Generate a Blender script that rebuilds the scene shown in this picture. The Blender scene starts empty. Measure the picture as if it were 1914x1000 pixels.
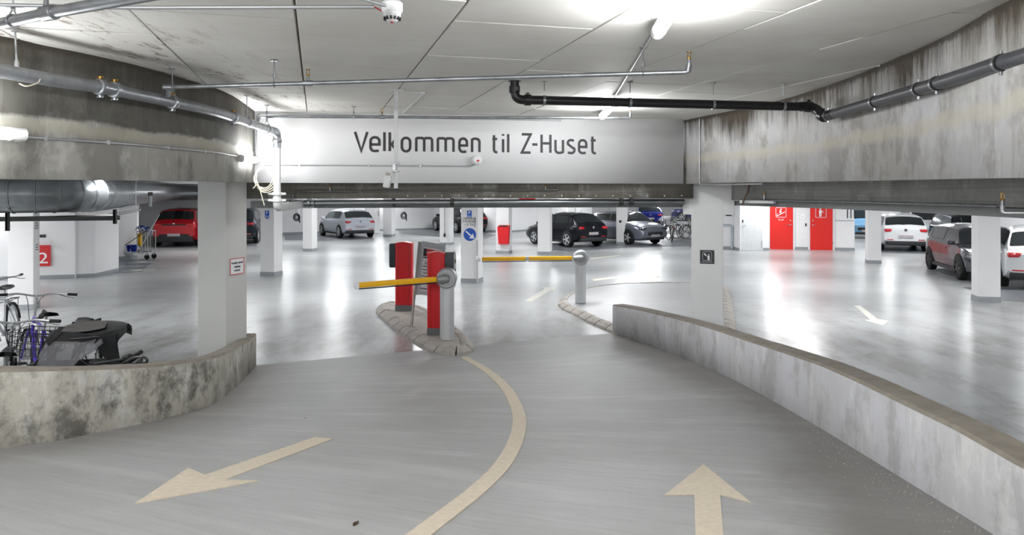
import bpy, bmesh, math, random
from mathutils import Vector, Matrix
random.seed(7)
R_ = math.radians
sc = bpy.context.scene
col = sc.collection
# ------------------------------------------------------------------ camera, world, exposure
FPX, EYE, CX, HY = 1365.0, 2.35, 957.0, 360.0
cam = bpy.data.cameras.new('camera'); camo = bpy.data.objects.new('camera', cam); col.objects.link(camo)
camo.location = (0, 0, EYE); camo.rotation_euler = (R_(90), 0, 0)
cam.sensor_fit = 'HORIZONTAL'; cam.sensor_width = 36; cam.lens = FPX/1914*36
cam.shift_y = -(500-HY)/1914.0; cam.clip_end = 300; cam.clip_start = .05
sc.camera = camo
wd = bpy.data.worlds.new('world'); sc.world = wd; wd.use_nodes = True
wd.node_tree.nodes['Background'].inputs[0].default_value = (.95, .97, 1, 1)
wd.node_tree.nodes['Background'].inputs[1].default_value = 1.5
sc.view_settings.view_transform = 'Standard'; sc.view_settings.look = 'None'
sc.view_settings.exposure = 0.0; sc.view_settings.gamma = 1.0; sc.view_settings.use_curve_mapping = False
sc.cycles.use_denoising = True
sc.cycles.use_adaptive_sampling = True; sc.cycles.adaptive_threshold = .04
sc.cycles.max_bounces = 6; sc.cycles.diffuse_bounces = 3; sc.cycles.glossy_bounces = 3
sc.cycles.caustics_reflective = False; sc.cycles.caustics_refractive = False
sc.cycles.sample_clamp_indirect = 6
GAR_W = 78.0      # watts of each added garage batten light
RAMP_W = 50.0     # watts of each ramp tube
TUBE_E = 22.0     # emission of a lit tube

# ------------------------------------------------------------------ helpers: position
def rz(x, y):
    t = 21-math.degrees(math.atan2(y-6.6, x+12.5))
    if t <= 0: return 0.0
    k = .0227
    return k*t*t/12 if t < 6 else k*(t-3)
def ramp_at(px, py):
    t = (px-CX)/FPX; q = (py-HY)/FPX; D = EYE/q
    for i in range(120): D = .5*D+.5*(EYE-rz(t*D, D))/q
    return Vector((t*D, D, rz(t*D, D)))
def fl(px, py, z=0.0):
    D = (EYE-z)*FPX/(py-HY)
    return Vector(((px-CX)/FPX*D, D, z))
def ce(px, py, z=3.38):
    D = (z-EYE)*FPX/(HY-py)
    return Vector(((px-CX)/FPX*D, D, z))
def at(px, py, D):
    return Vector(((px-CX)/FPX*D, D, EYE+(HY-py)/FPX*D))
GA = R_(-14.5)                                   # the building grid is turned against the view
gd = Vector((math.cos(GA), math.sin(GA), 0)); gn = Vector((-math.sin(GA), math.cos(GA), 0))

# ------------------------------------------------------------------ helpers: materials
def srgb(h):
    if isinstance(h, (tuple, list)): return (*h[:3], 1)
    h = h.lstrip('#'); o = []
    for i in (0, 2, 4):
        c = int(h[i:i+2], 16)/255
        o.append(c/12.92 if c <= .04045 else ((c+.055)/1.055)**2.4)
    return (*o, 1)
MATS = {}
class NT:
    def __init__(s, name):
        s.m = bpy.data.materials.new(name); s.m.use_nodes = True; s.t = s.m.node_tree; s.n = s.t.nodes
        s.b = s.n['Principled BSDF']
    def node(s, typ, **kw):
        n = s.n.new(typ)
        for k, v in kw.items():
            if k.startswith('i_'):
                key = k[2:].replace('_', ' ')
                n.inputs[key].default_value = v
            else: setattr(n, k, v)
        return n
    def link(s, a, b): s.t.links.new(a, b)
    def coord(s, which, scale=(1, 1, 1), rot=(0, 0, 0)):
        c = s.node('ShaderNodeTexCoord'); mp = s.node('ShaderNodeMapping')
        mp.inputs['Scale'].default_value = scale; mp.inputs['Rotation'].default_value = rot
        s.link(c.outputs[which], mp.inputs['Vector']); return mp.outputs['Vector']
    def noise(s, vec, scale, detail=4, rough=.55):
        n = s.node('ShaderNodeTexNoise'); n.inputs['Scale'].default_value = scale
        n.inputs['Detail'].default_value = detail; n.inputs['Roughness'].default_value = rough
        s.link(vec, n.inputs['Vector']); return n.outputs['Fac']
    def ramp(s, fac, a, b, ca=(0, 0, 0, 1), cb=(1, 1, 1, 1)):
        r = s.node('ShaderNodeValToRGB'); e = r.color_ramp.elements
        e[0].position = a; e[0].color = ca; e[1].position = b; e[1].color = cb
        s.link(fac, r.inputs['Fac']); return r.outputs['Color']
    def mix(s, fac, a, b, typ='MIX'):
        m = s.node('ShaderNodeMix', data_type='RGBA', blend_type=typ)
        for v, i in ((fac, 0), (a, 6), (b, 7)):
            if hasattr(v, 'links'): s.link(v, m.inputs[i])
            else: m.inputs[i].default_value = v
        return m.outputs[2]
    def math(s, op, a, b=None, clamp=False):
        m = s.node('ShaderNodeMath', operation=op, use_clamp=clamp)
        for i, v in enumerate((a, b)):
            if v is None: continue
            if hasattr(v, 'links'): s.link(v, m.inputs[i])
            else: m.inputs[i].default_value = v
        return m.outputs[0]
    def bump(s, h, strength=.2, dist=.01):
        b = s.node('ShaderNodeBump'); b.inputs['Strength'].default_value = strength; b.inputs['Distance'].default_value = dist
        s.link(h, b.inputs['Height']); s.link(b.outputs[0], s.b.inputs['Normal'])
def plain(name, h, rough=.5, metal=0.0, var=.06, scale=6, coat=0.0, emit=None, es=0, alpha=None):
    if name in MATS: return MATS[name]
    t = NT(name); c = srgb(h)
    v = t.coord('Object'); n = t.noise(v, scale)
    lo = tuple(max(0, x*(1-var)) for x in c[:3])+(1,); hi = tuple(min(1, x*(1+var)) for x in c[:3])+(1,)
    t.link(t.ramp(n, .3, .7, lo, hi), t.b.inputs['Base Color'])
    t.b.inputs['Roughness'].default_value = rough; t.b.inputs['Metallic'].default_value = metal
    t.b.inputs['Coat Weight'].default_value = coat
    if emit: t.b.inputs['Emission Color'].default_value = srgb(emit); t.b.inputs['Emission Strength'].default_value = es
    if alpha is not None: t.b.inputs['Alpha'].default_value = alpha
    MATS[name] = t.m; return t.m
def concrete(name, c1, c2, cs, top=None, topv=3.38, streak=.5, wood=0.0, rough=.8, band=None, top_amt=1.0, foot=None, ocher=None):
    """cast concrete: clouds, run marks of uneven width, patches, pores; UV = (metres along, height)"""
    t = NT(name)
    uv = t.coord('UV'); st = t.coord('UV', (1, .10, 1)); sep = t.node('ShaderNodeSeparateXYZ'); t.link(uv, sep.inputs[0])
    cloud = t.noise(uv, .9, 5, .62)
    base = t.mix(t.ramp(cloud, .3, .7), srgb(c1), srgb(c2))
    patch = t.noise(t.coord('UV', (1, .55, 1)), 2.3, 7, .68)
    base = t.mix(t.math('MULTIPLY', t.ramp(patch, .50, .58), .48), base, srgb(cs))
    pale = t.ramp(t.noise(t.coord('UV', (.9, .5, 3)), 3.1, 7, .7), .54, .62)
    base = t.mix(t.math('MULTIPLY', pale, .45), base, srgb('#dcdcd9'))
    where = t.ramp(t.noise(uv, 1.3, 4), .42, .66)
    s1 = t.math('MULTIPLY', t.ramp(t.noise(st, 11, 6, .75), .52, .70), where)
    base = t.mix(t.math('MULTIPLY', s1, streak), base, srgb(cs))
    wh = t.math('MULTIPLY', t.ramp(t.noise(t.coord('UV', (1, .07, 2)), 17, 4, .6), .60, .72), .35)
    base = t.mix(wh, base, srgb('#e2e2e0'))
    if band:
        zz, cc, amt = band
        d = t.math('SUBTRACT', t.math('ADD', sep.outputs[1], t.math('MULTIPLY', t.noise(uv, 2.2, 6, .6), .16)), zz)
        base = t.mix(t.math('MULTIPLY', t.ramp(d, .06, .09), amt), base, srgb(cc), 'MULTIPLY')
    if ocher:     # joint of two pours, yellower laitance
        zz, hwd, cc, amt = ocher
        d = t.math('SUBTRACT', hwd, t.math('ABSOLUTE', t.math('SUBTRACT', t.math('ADD', sep.outputs[1], t.math('MULTIPLY', t.noise(uv, 1.8, 6, .65), .2)), zz+.1)))
        base = t.mix(t.math('MULTIPLY', t.ramp(d, .0, .05), amt), base, srgb(cc))
    if foot:      # grime thrown up from the roadway
        d = t.noise(t.coord('UV', (1, .8, 1)), 2.6, 8, .75)
        base = t.mix(t.math('MULTIPLY', t.ramp(d, .50, .62), foot), base, srgb('#3c3a35'), 'MULTIPLY')
    if top:       # leak stains that run down from the slab joint
        run = t.noise(t.coord('UV', (1, .06, 1)), 8, 8, .85); big = t.noise(t.coord('UV', (1, .0, 1)), 1.1, 4, .6)
        d = t.math('SUBTRACT', topv, sep.outputs[1])
        f = t.math('SUBTRACT', t.math('ADD', t.math('MULTIPLY', run, .9), t.math('MULTIPLY', big, .9)), t.math('ADD', t.math('MULTIPLY', d, .85), .64))
        base = t.mix(t.math('MULTIPLY', t.ramp(f, .0, .25), top_amt), base, srgb(top))
        edge = t.math('SUBTRACT', t.math('MULTIPLY', t.noise(uv, 14, 6, .7), .11), d)
        base = t.mix(t.math('MULTIPLY', t.ramp(edge, .0, .03), .85), base, srgb('#3a332b'))
    if wood:
        w = t.noise(t.coord('UV', (.4, 30, 1)), 1.5, 5)
        base = t.mix(t.math('MULTIPLY', t.ramp(w, .4, .65), wood), base, srgb(cs))
    pore = t.ramp(t.noise(uv, 55, 3, .6), .68, .74)
    base = t.mix(t.math('MULTIPLY', pore, .5), base, srgb('#55514a'))
    t.link(base, t.b.inputs['Base Color']); t.b.inputs['Roughness'].default_value = rough
    t.bump(t.math('SUBTRACT', t.noise(uv, 30, 6, .7), t.math('MULTIPLY', pore, .6)), .25, .008)
    MATS[name] = t.m; return t.m
def floor_mat():
    t = NT('garage_floor_epoxy')
    v = t.coord('Object'); n1 = t.noise(v, .35, 5, .6); n2 = t.noise(t.coord('Object', (.35, 1.6, 1), (0, 0, R_(25))), 1.4, 6, .65)
    base = t.mix(t.ramp(n1, .35, .65), srgb('#a9abab'), srgb('#b5b7b8'))
    base = t.mix(t.math('MULTIPLY', t.ramp(n2, .5, .72), .4), base, srgb('#97979a'))
    # tyre tracks and dirt in the driveway in front of the barriers
    sep = t.node('ShaderNodeSeparateXYZ'); t.link(v, sep.inputs[0])
    near = t.math('SUBTRACT', 17.5, sep.outputs[1]); near = t.ramp(t.math('MULTIPLY', near, .15), .0, 1.0)
    dirt = t.ramp(t.noise(t.coord('Object', (1.3, .45, 1), (0, 0, R_(-12))), 1.1, 7, .7), .44, .64)
    f = t.math('MULTIPLY', t.math('MULTIPLY', near, dirt), .75)
    base = t.mix(f, base, srgb('#6f6a62'))
    t.link(base, t.b.inputs['Base Color'])
    t.b.inputs['Roughness'].default_value = .27
    t.bump(t.noise(t.coord('Object', (.6, 2.0, 1), (0, 0, R_(8))), 2.5, 3), .05, .01)
    MATS['floor'] = t.m; return t.m
def ramp_mat():
    # UV: x = distance along the lane, y = across it
    t = NT('ramp_brushed_concrete')
    uv = t.coord('UV')
    br = t.noise(t.coord('UV', (8, .55, 1)), 3.0, 7, .72); br2 = t.noise(t.coord('UV', (2.2, .35, 1)), 1.6, 5, .6)
    big = t.noise(uv, .7, 4)
    base = t.mix(t.ramp(big, .35, .65), srgb('#959594'), srgb('#a1a2a2'))
    base = t.mix(t.math('MULTIPLY', t.ramp(br, .42, .66), .42), base, srgb('#84827f'))
    base = t.mix(t.math('MULTIPLY', t.ramp(br2, .5, .7), .4), base, srgb('#bdbebd'))
    sp = t.ramp(t.noise(uv, 90, 3, .7), .60, .72)
    base = t.mix(t.math('MULTIPLY', sp, .35), base, srgb('#65625d'))
    sep = t.node('ShaderNodeSeparateXYZ'); t.link(uv, sep.inputs[0])
    wob = t.math('MULTIPLY', t.noise(uv, 1.5, 6, .7), .9)
    d = t.math('SUBTRACT', t.math('ADD', sep.outputs[1], wob), 5.15)      # grit swept against the outer parapet
    base = t.mix(t.math('MULTIPLY', t.ramp(d, .0, .5), .55), base, srgb('#57504a'))
    d = t.math('SUBTRACT', .62, t.math('SUBTRACT', sep.outputs[1], t.math('MULTIPLY', wob, .35)))
    base = t.mix(t.math('MULTIPLY', t.ramp(d, .0, .5), .4), base, srgb('#6a6258'))
    t.link(base, t.b.inputs['Base Color'])
    t.b.inputs['Roughness'].default_value = .5
    t.bump(t.math('ADD', t.noise(uv, 70, 5, .7), t.math('MULTIPLY', br, 1.2)), .35, .006)
    return t.m
def ceil_mat():
    t = NT('painted_slab')
    g = t.node('ShaderNodeNewGeometry'); v = g.outputs['Position']
    def pos(sc_, rot=(0, 0, 0)):
        mp = t.node('ShaderNodeMapping'); mp.inputs['Scale'].default_value = sc_; mp.inputs['Rotation'].default_value = rot; t.link(v, mp.inputs['Vector']); return mp.outputs['Vector']
    base = t.mix(t.ramp(t.noise(v, 1.2, 4), .35, .65), srgb('#dedcd6'), srgb('#e8e7e2'))
    sep = t.node('ShaderNodeSeparateXYZ'); t.link(v, sep.inputs[0])
    m = t.ramp(t.math('SUBTRACT', -1.75, sep.outputs[0]), .0, .8)
    st = t.ramp(t.noise(pos((3.2, .8, 1), (0, 0, R_(-20))), 2.6, 8, .8), .54, .64)
    base = t.mix(t.math('MULTIPLY', t.math('MULTIPLY', m, st), .8), base, srgb('#6b5238'))
    y = t.ramp(t.noise(pos((1, 2.5, 1)), 2.0, 6, .7), .55, .75)
    base = t.mix(t.math('MULTIPLY', y, .25), base, srgb('#c5bda9'))
    t.link(base, t.b.inputs['Base Color']); t.b.inputs['Roughness'].default_value = .75
    t.bump(t.noise(v, 18, 5), .12, .01)
    return t.m
WHITE = plain('white_paint', '#e6e6e6', .55, var=.03, scale=1.5)
WHITE2 = plain('white_wall_paint', '#efeff0', .7, var=.03, scale=1)
PLINTH = plain('grey_plinth_paint', '#989ca0', .5)
GALV = plain('galvanised_steel', '#9c9fa3', .34, .85, var=.22, scale=9)
GALVD = plain('dull_galvanised_sheet', '#85898c', .32, .8, var=.18, scale=4)
DARKST = plain('dark_tray_steel', '#3c3d3c', .55, .5)
WPIPE = plain('white_painted_pipe', '#dcdddd', .4)
BLACKP = plain('black_plastic_pipe', '#17181a', .35)
GREYP = plain('dark_grey_plastic_pipe', '#45464a', .38)
RUB = plain('black_rubber', '#141415', .7)
BLK = plain('black_plastic', '#1b1c1e', .45)
BRASS = plain('brass', '#a07c3a', .35, .9)
CHROME = plain('chrome', '#c9cacc', .15, 1)
TUBE = plain('lit_tube', '#ffffff', .5, emit='#fbfdff', es=TUBE_E)
CEIL = ceil_mat(); FLOOR = floor_mat(); RAMPM = ramp_mat()
C_LEFT = concrete('concrete_left_beam', '#a5a39b', '#bbbab4', '#6f6c66', top='#3d362c', streak=.6, band=(2.87, '#868581', .95), top_amt=.7, ocher=(2.80, .07, '#b9b4a2', .6))
C_RIGHT = concrete('concrete_right_beam', '#b3b1ab', '#cdcdd0', '#837e75', top='#3f3526', streak=.75, top_amt=.95, ocher=(2.82, .08, '#cdc7b6', .55))
C_PL = concrete('concrete_left_parapet', '#a6a297', '#bab7ad', '#74716a', streak=.35, foot=.7)
C_PR = concrete('concrete_right_parapet', '#b9b9b8', '#cdcdd3', '#8f8e8b', streak=.6)
C_TOP = plain('parapet_top_concrete', '#867e74', .85, var=.18, scale=7)
C_BM = concrete('board_marked_concrete', '#7f7c73', '#8e8b82', '#5f5b52', streak=.1, wood=.6)
C_BM2 = concrete('board_marked_light_concrete', '#a5a4a2', '#b3b3b3', '#87857f', streak=.1, wood=.5)
KERB = plain('kerb_granite', '#a39d96', .7, var=.2, scale=14)
ISL = plain('island_mortar', '#a9a39b', .75, var=.16, scale=5)
BEIGE = plain('beige_road_paint', '#c9bda9', .7, var=.08, scale=30)
CREAM = plain('pale_road_paint', '#d9d8cf', .5, var=.06, scale=10)
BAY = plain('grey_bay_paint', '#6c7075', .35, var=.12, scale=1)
RED = plain('red_powder_coat', '#d40f1a', .32, var=.03)
DRED = plain('red_door_paint', '#e2251d', .35, var=.03)
YEL = plain('yellow_arm', '#f0b400', .4, var=.03)
SIGNW = plain('sign_white', '#f1f2f3', .5, var=.01)
SIGNB = plain('sign_blue', '#0b4fb3', .4, var=.02)
SIGNR = plain('sign_red', '#cc2027', .45, var=.02)
SIGNK = plain('sign_black', '#1e2024', .45, var=.02)
INK = plain('dark_grey_lettering', '#3b3a3d', .6, var=.02)
GLASS = plain('tinted_car_glass', '#141a1b', .06, var=.05, coat=.5)
GLASSL = plain('clear_car_glass', '#5c706c', .06, var=.25, scale=3, coat=.5)
ALU = plain('anodised_aluminium', '#b4b6b8', .35, .6, var=.04)

# ------------------------------------------------------------------ helpers: meshes and objects
ORG = {}
def org(o): return ORG.get(o.name, Vector((0, 0, 0))) if o else Vector((0, 0, 0))
def tag(o, label=None, cat=None, group=None, kind=None):
    if label: o['label'] = label
    if cat: o['category'] = cat
    if group: o['group'] = group
    if kind: o['kind'] = kind
    return o
def thing(name, label, cat, loc=(0, 0, 0), group=None):
    o = bpy.data.objects.new(name, None); col.objects.link(o); o.location = loc; o.empty_display_size = .1
    ORG[o.name] = Vector(loc); return tag(o, label, cat, group)
class MB:
    def __init__(s, M=None): s.bm = bmesh.new(); s.M = M or Matrix.Identity(4)
    def _v(s, p): return s.bm.verts.new(s.M @ Vector(p))
    def poly(s, pts): s.bm.faces.new([s._v(p) for p in pts]); return s
    def box(s, c, d, rot=None, bev=0):
        T = Matrix.Translation(Vector(c)) @ (rot.to_4x4() if rot else Matrix.Identity(4))
        g = bmesh.ops.create_cube(s.bm, size=1, matrix=s.M @ T @ Matrix.Diagonal((*d, 1)))
        if bev:
            es = list({e for v in g['verts'] for e in v.link_edges})
            bmesh.ops.bevel(s.bm, geom=es, offset=bev, segments=2, affect='EDGES', profile=.6)
        return s
    def prism(s, pts, z0, z1):
        n = len(pts); zf0 = z0 if callable(z0) else (lambda x, y: z0); zf1 = z1 if callable(z1) else (lambda x, y: z1)
        a = [s._v((p[0], p[1], zf0(p[0], p[1]))) for p in pts]; b = [s._v((p[0], p[1], zf1(p[0], p[1]))) for p in pts]
        s.bm.faces.new(a[::-1]); s.bm.faces.new(b)
        for i in range(n): s.bm.faces.new((a[i], a[(i+1) % n], b[(i+1) % n], b[i]))
        return s
    def tube(s, pts, r, seg=10, caps=True):
        P = [Vector(p) for p in pts]; rings = []; up = None
        rr = r if isinstance(r, (list, tuple)) else [r]*len(P)
        for i, p in enumerate(P):
            t = (P[min(i+1, len(P)-1)]-P[max(i-1, 0)]).normalized()
            if up is None: up = Vector((0, 0, 1)) if abs(t.z) < .9 else Vector((1, 0, 0))
            a = t.cross(up).normalized(); b = a.cross(t).normalized(); up = b
            k = 1.0
            if 0 < i < len(P)-1:
                c = (P[i]-P[i-1]).normalized().dot((P[i+1]-P[i]).normalized()); k = 1/max(.6, math.sqrt(max(.1, (1+c)/2)))
            rings.append([s._v(p+(a*math.cos(2*math.pi*j/seg)+b*math.sin(2*math.pi*j/seg))*rr[i]) for j in range(seg)])
        for i in range(len(P)-1):
            for j in range(seg):
                s.bm.faces.new((rings[i][j], rings[i][(j+1) % seg], rings[i+1][(j+1) % seg], rings[i+1][j]))
        if caps: s.bm.faces.new(rings[0][::-1]); s.bm.faces.new(rings[-1])
        return s
    def lathe(s, prof, c=(0, 0, 0), axis='Z', seg=20, closed=False):
        c = Vector(c); rings = []
        for (r, h) in prof:
            ring = []
            for j in range(seg):
                a = 2*math.pi*j/seg; x, y = math.cos(a)*r, math.sin(a)*r
                p = {'Z': (x, y, h), 'Y': (x, h, y), 'X': (h, x, y)}[axis]
                ring.append(s._v(c+Vector(p)))
            rings.append(ring)
        n = len(rings)
        for i in range(n if closed else n-1):
            A, B = rings[i], rings[(i+1) % n]
            for j in range(seg): s.bm.faces.new((A[j], A[(j+1) % seg], B[(j+1) % seg], B[j]))
        if not closed: s.bm.faces.new(rings[0][::-1]); s.bm.faces.new(rings[-1])
        return s
    def cyl(s, a, b, r, seg=12): return s.tube([a, b], r, seg)
    def grid(s, rows):
        V = [[s._v(p) for p in row] for row in rows]
        for i in range(len(V)-1):
            for j in range(len(V[0])-1): s.bm.faces.new((V[i][j], V[i+1][j], V[i+1][j+1], V[i][j+1]))
        return V
    def text(s, body, size, M, ext=.002, ax='CENTER'):
        cu = bpy.data.curves.new('t', 'FONT'); cu.body = body; cu.size = size; cu.align_x = ax; cu.align_y = 'CENTER'
        cu.extrude = ext; cu.resolution_u = 3
        o = bpy.data.objects.new('t', cu); me = o.to_mesh()
        t = me.copy(); o.to_mesh_clear(); t.transform(s.M @ M); s.bm.from_mesh(t)
        bpy.data.meshes.remove(t); bpy.data.objects.remove(o); bpy.data.curves.remove(cu)
        return s
    def build(s, name, mat, parent=None, smooth=False, label=None, cat=None, group=None, kind=None, uv=None, angle=38, recalc=True, origin=None):
        bm = s.bm
        if recalc: bmesh.ops.recalc_face_normals(bm, faces=bm.faces)
        if parent is not None: o0 = org(parent)
        elif origin is not None: o0 = Vector(origin)
        else:
            xs = [v.co.x for v in bm.verts]; ys = [v.co.y for v in bm.verts]; zs = [v.co.z for v in bm.verts]
            o0 = Vector(((min(xs)+max(xs))/2, (min(ys)+max(ys))/2, min(zs)))
            if kind == 'structure': o0 = Vector((0, 0, 0))
        if smooth:
            for f in bm.faces: f.smooth = True
            for e in bm.edges:
                if len(e.link_faces) == 2 and e.calc_face_angle(0) > R_(angle): e.smooth = False
        for v in bm.verts: v.co -= o0
        me = bpy.data.meshes.new(name); bm.to_mesh(me); bm.free()
        for m in (mat if isinstance(mat, list) else [mat]): me.materials.append(m)
        ob = bpy.data.objects.new(name, me); col.objects.link(ob)
        if parent is not None: ob.parent = parent
        else: ob.location = o0
        ORG[ob.name] = o0
        return tag(ob, label, cat, group, kind)
def fillet(pts, r, n=5):
    P = [Vector(p) for p in pts]; out = [P[0]]
    for i in range(1, len(P)-1):
        a = (P[i-1]-P[i]); b = (P[i+1]-P[i]); d = min(r, a.length*.45, b.length*.45)
        A = P[i]+a.normalized()*d; B = P[i]+b.normalized()*d
        for k in range(n+1):
            t = k/n; out.append(A*(1-t)**2+P[i]*2*t*(1-t)+B*t*t)
    out.append(P[-1]); return out
def crom(pts, n=6):
    P = [Vector(p) for p in pts]; out = []
    for i in range(len(P)-1):
        p0, p1, p2, p3 = P[max(i-1, 0)], P[i], P[i+1], P[min(i+2, len(P)-1)]
        for k in range(n):
            t = k/n
            out.append(.5*((2*p1)+(-p0+p2)*t+(2*p0-5*p1+4*p2-p3)*t*t+(-p0+3*p1-3*p2+p3)*t**3))
    out.append(P[-1]); return out
def interp(tab, x):
    if x <= tab[0][0]: return tab[0][1]
    for (a, b), (c, d) in zip(tab, tab[1:]):
        if x <= c: return b+(d-b)*(x-a)/(c-a)
    return tab[-1][1]
def resample(pts, n):
    L = [0]
    for a, b in zip(pts, pts[1:]): L.append(L[-1]+(b-a).length)
    out = []
    for i in range(n):
        d = L[-1]*i/(n-1); k = 0
        while k < len(L)-2 and L[k+1] < d: k += 1
        out.append(pts[k].lerp(pts[k+1], (d-L[k])/max(1e-9, L[k+1]-L[k])))
    return out, L[-1]
def frame(o, u, v=(0, 0, 1)):
    """matrix whose x runs along u, y along v, z out of the face, at o"""
    u = Vector(u).normalized(); v = Vector(v).normalized(); n = u.cross(v)
    return Matrix(((u.x, v.x, n.x, o[0]), (u.y, v.y, n.y, o[1]), (u.z, v.z, n.z, o[2]), (0, 0, 0, 1)))
def wall_strip(name, pts, side, thick, z0, z1, mats, kind='structure', parent=None, topmat=False, caps=True, **kw):
    """curved wall: pts = inner face line, side=+1 thickness to the left of travel; z0,z1 functions of the point"""
    n = len(pts); mb = MB(); bm = mb.bm; uvl = bm.loops.layers.uv.new('UVMap'); d = 0; cols_ = []
    f0 = z0 if callable(z0) else (lambda p: z0); f1 = z1 if callable(z1) else (lambda p: z1)
    for i, p in enumerate(pts):
        t = (pts[min(i+1, n-1)]-pts[max(i-1, 0)]); t.z = 0; t.normalize(); nn = Vector((-t.y, t.x, 0))*side
        if i: d += (p-pts[i-1]).length
        q = p+nn*thick; a, b = f0(p), f1(p); e = min(.02, (b-a)*.1)
        vs = [(p.x, p.y, a), (p.x, p.y, b-e), (p.x+nn.x*e, p.y+nn.y*e, b), (q.x-nn.x*e, q.y-nn.y*e, b), (q.x, q.y, b-e), (q.x, q.y, a)]
        cols_.append(([bm.verts.new(v) for v in vs], d, (a, b-e, b, b+thick, b-e, a)))
    for (A, da, za), (B, db, zb) in zip(cols_, cols_[1:]):
        for j in range(6):
            k = (j+1) % 6
            f = bm.faces.new((A[j], B[j], B[k], A[k]))
            for lp, (u_, v_) in zip(f.loops, ((da, za[j]), (db, zb[j]), (db, zb[k]), (da, za[k]))): lp[uvl].uv = (u_, v_)
            if j in (1, 2, 3) and topmat: f.material_index = 1
            f.smooth = j in (0, 4)
    if caps:
        for A, d_ in ((cols_[0], 0), (cols_[-1], 0)):
            f = bm.faces.new(A[0])
            for lp in f.loops: lp[uvl].uv = (A[1]+lp.vert.co.x+lp.vert.co.y, lp.vert.co.z)
    return mb.build(name, mats, parent, kind=kind, **kw)
def decal(name, polys, mat, lift=.006, zf=rz, cuts=5, **kw):
    """painted marking that lies on the ground: filled outline, cut fine, draped on the surface"""
    bm = bmesh.new()
    for P in polys: bm.faces.new([bm.verts.new((p[0], p[1], 0)) for p in P])
    bmesh.ops.triangulate(bm, faces=bm.faces)
    bmesh.ops.subdivide_edges(bm, edges=bm.edges, cuts=cuts, use_grid_fill=True)
    g = bmesh.ops.extrude_face_region(bm, geom=bm.faces)
    top = {v for v in g['geom'] if isinstance(v, bmesh.types.BMVert)}
    for v in bm.verts: v.co.z = (zf(v.co.x, v.co.y) if zf else 0)+(lift if v in top else lift*.2)
    m = MB(); m.bm.free(); m.bm = bm
    return m.build(name, mat, **kw)

# ================================================================== THE SETTING
floor_mb = MB(); floor_mb.poly([(-45, -14, 0), (60, -14, 0), (60, 80, 0), (-45, 80, 0)])
FLO = floor_mb.build('floor', FLOOR, kind='structure')

Lin = [ramp_at(*p) for p in ((479, 683), (465, 700), (440, 725), (400, 755), (300, 785), (200, 806), (100, 826), (0, 840))]
Lin = [Vector((p.x, p.y, 0)) for p in Lin]+[Vector(p) for p in ((-3.75, 4.35, 0), (-4.5, 3.8, 0), (-5.6, 3.3, 0), (-7.2, 2.9, 0), (-9, 2.6, 0))]
Rin = [Vector(p) for p in ((1.68, 12.20, 0), (2.02, 11.34, 0), (2.24, 10.2, 0), (2.38, 9.0, 0), (2.45, 7.55, 0), (2.45, 6.11, 0), (2.42, 5.11, 0), (2.39, 4.38, 0), (2.36, 3.6, 0), (2.28, 2.5, 0), (2.1, 1.2, 0), (1.8, 0, 0), (1.25, -1.5, 0), (.4, -3, 0), (-.8, -4.6, 0), (-3, -6.5, 0))]
Lc = crom(Lin, 5); Rc = crom(Rin, 5)
LT = ((-3, 1.5), (2.6, 1.42), (4.0, 1.25), (4.80, 1.188), (5.47, 1.043), (5.96, .948), (6.8, .825), (7.95, .66), (9.26, .48), (9.93, .44))
RT = ((-7, 1.75), (0, 1.35), (2.5, 1.16), (3.35, 1.10), (3.95, 1.095), (5.11, 1.04), (5.75, 1.0), (7.55, .825), (9.1, .70), (11, .55), (12.2, .48))
# ramp surface between the two parapets (from the joint line up and round behind the viewpoint)
def angle_cut(curve):
    return resample(curve, 70)
La, _ = resample(Lc, 70); Ra, _ = resample(Rc, 70)
mb = MB(); bm = mb.bm; uvl = bm.loops.layers.uv.new('UVMap'); rows = []
for i in range(70):
    a, b = La[i].copy(), Ra[i].copy(); dirv = (b-a).normalized(); a -= dirv*.1; b += dirv*.12
    row = []
    for j in range(25):
        p = a.lerp(b, j/24); row.append((bm.verts.new((p.x, p.y, rz(p.x, p.y)+.004)), (i*.235, (b-a).length*j/24)))
    rows.append(row)
for i in range(69):
    for j in range(24):
        q = (rows[i][j], rows[i+1][j], rows[i+1][j+1], rows[i][j+1]); f = bm.faces.new([x[0] for x in q]); f.smooth = True
        for lp, x in zip(f.loops, q): lp[uvl].uv = x[1]
for f in bm.faces:
    if f.calc_center_median().z and f.normal.z < 0: f.normal_flip()
RAMP = mb.build('floor_ramp', RAMPM, kind='structure')
PARL = wall_strip('wall_left_parapet', Lc, -1, .17, 0, lambda p: interp(LT, p.y), [C_PL, C_TOP], topmat=True)
PARR = wall_strip('wall_right_parapet', Rc, 1, .22, 0, lambda p: interp(RT, p.y), [C_PR, C_TOP], topmat=True)

# ring beams above
CZ = 3.38
BL = [ce(*p) for p in ((476, 208), (440, 182), (400, 164), (340, 146), (256, 122), (160, 100), (80, 84), (0, 66))]
BL = [Vector((p.x, p.y, 0)) for p in BL]+[Vector(p) for p in ((-3.7, 4.3, 0), (-4.5, 3.7, 0), (-5.6, 3.2, 0), (-7.2, 2.8, 0), (-9, 2.5, 0))]
BR = [ce(*p) for p in ((1276, 226), (1310, 219), (1374, 206), (1466, 186), (1570, 152), (1634, 127), (1694, 101), (1774, 64), (1890, 0))]
BR = [Vector((p.x, p.y, 0)) for p in BR]+[Vector(p) for p in ((2.52, 2.6, 0), (2.3, 1.2, 0), (2, 0, 0), (1.4, -1.6, 0), (.5, -3.1, 0), (-.8, -4.8, 0), (-3, -6.7, 0))]
BLc = crom(BL, 5); BRc = crom(BR, 5)
zb = lambda p: interp(((2, 2.40), (4.5, 2.437), (9.5, 2.48), (10.4, 2.474)), p.y)
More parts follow.
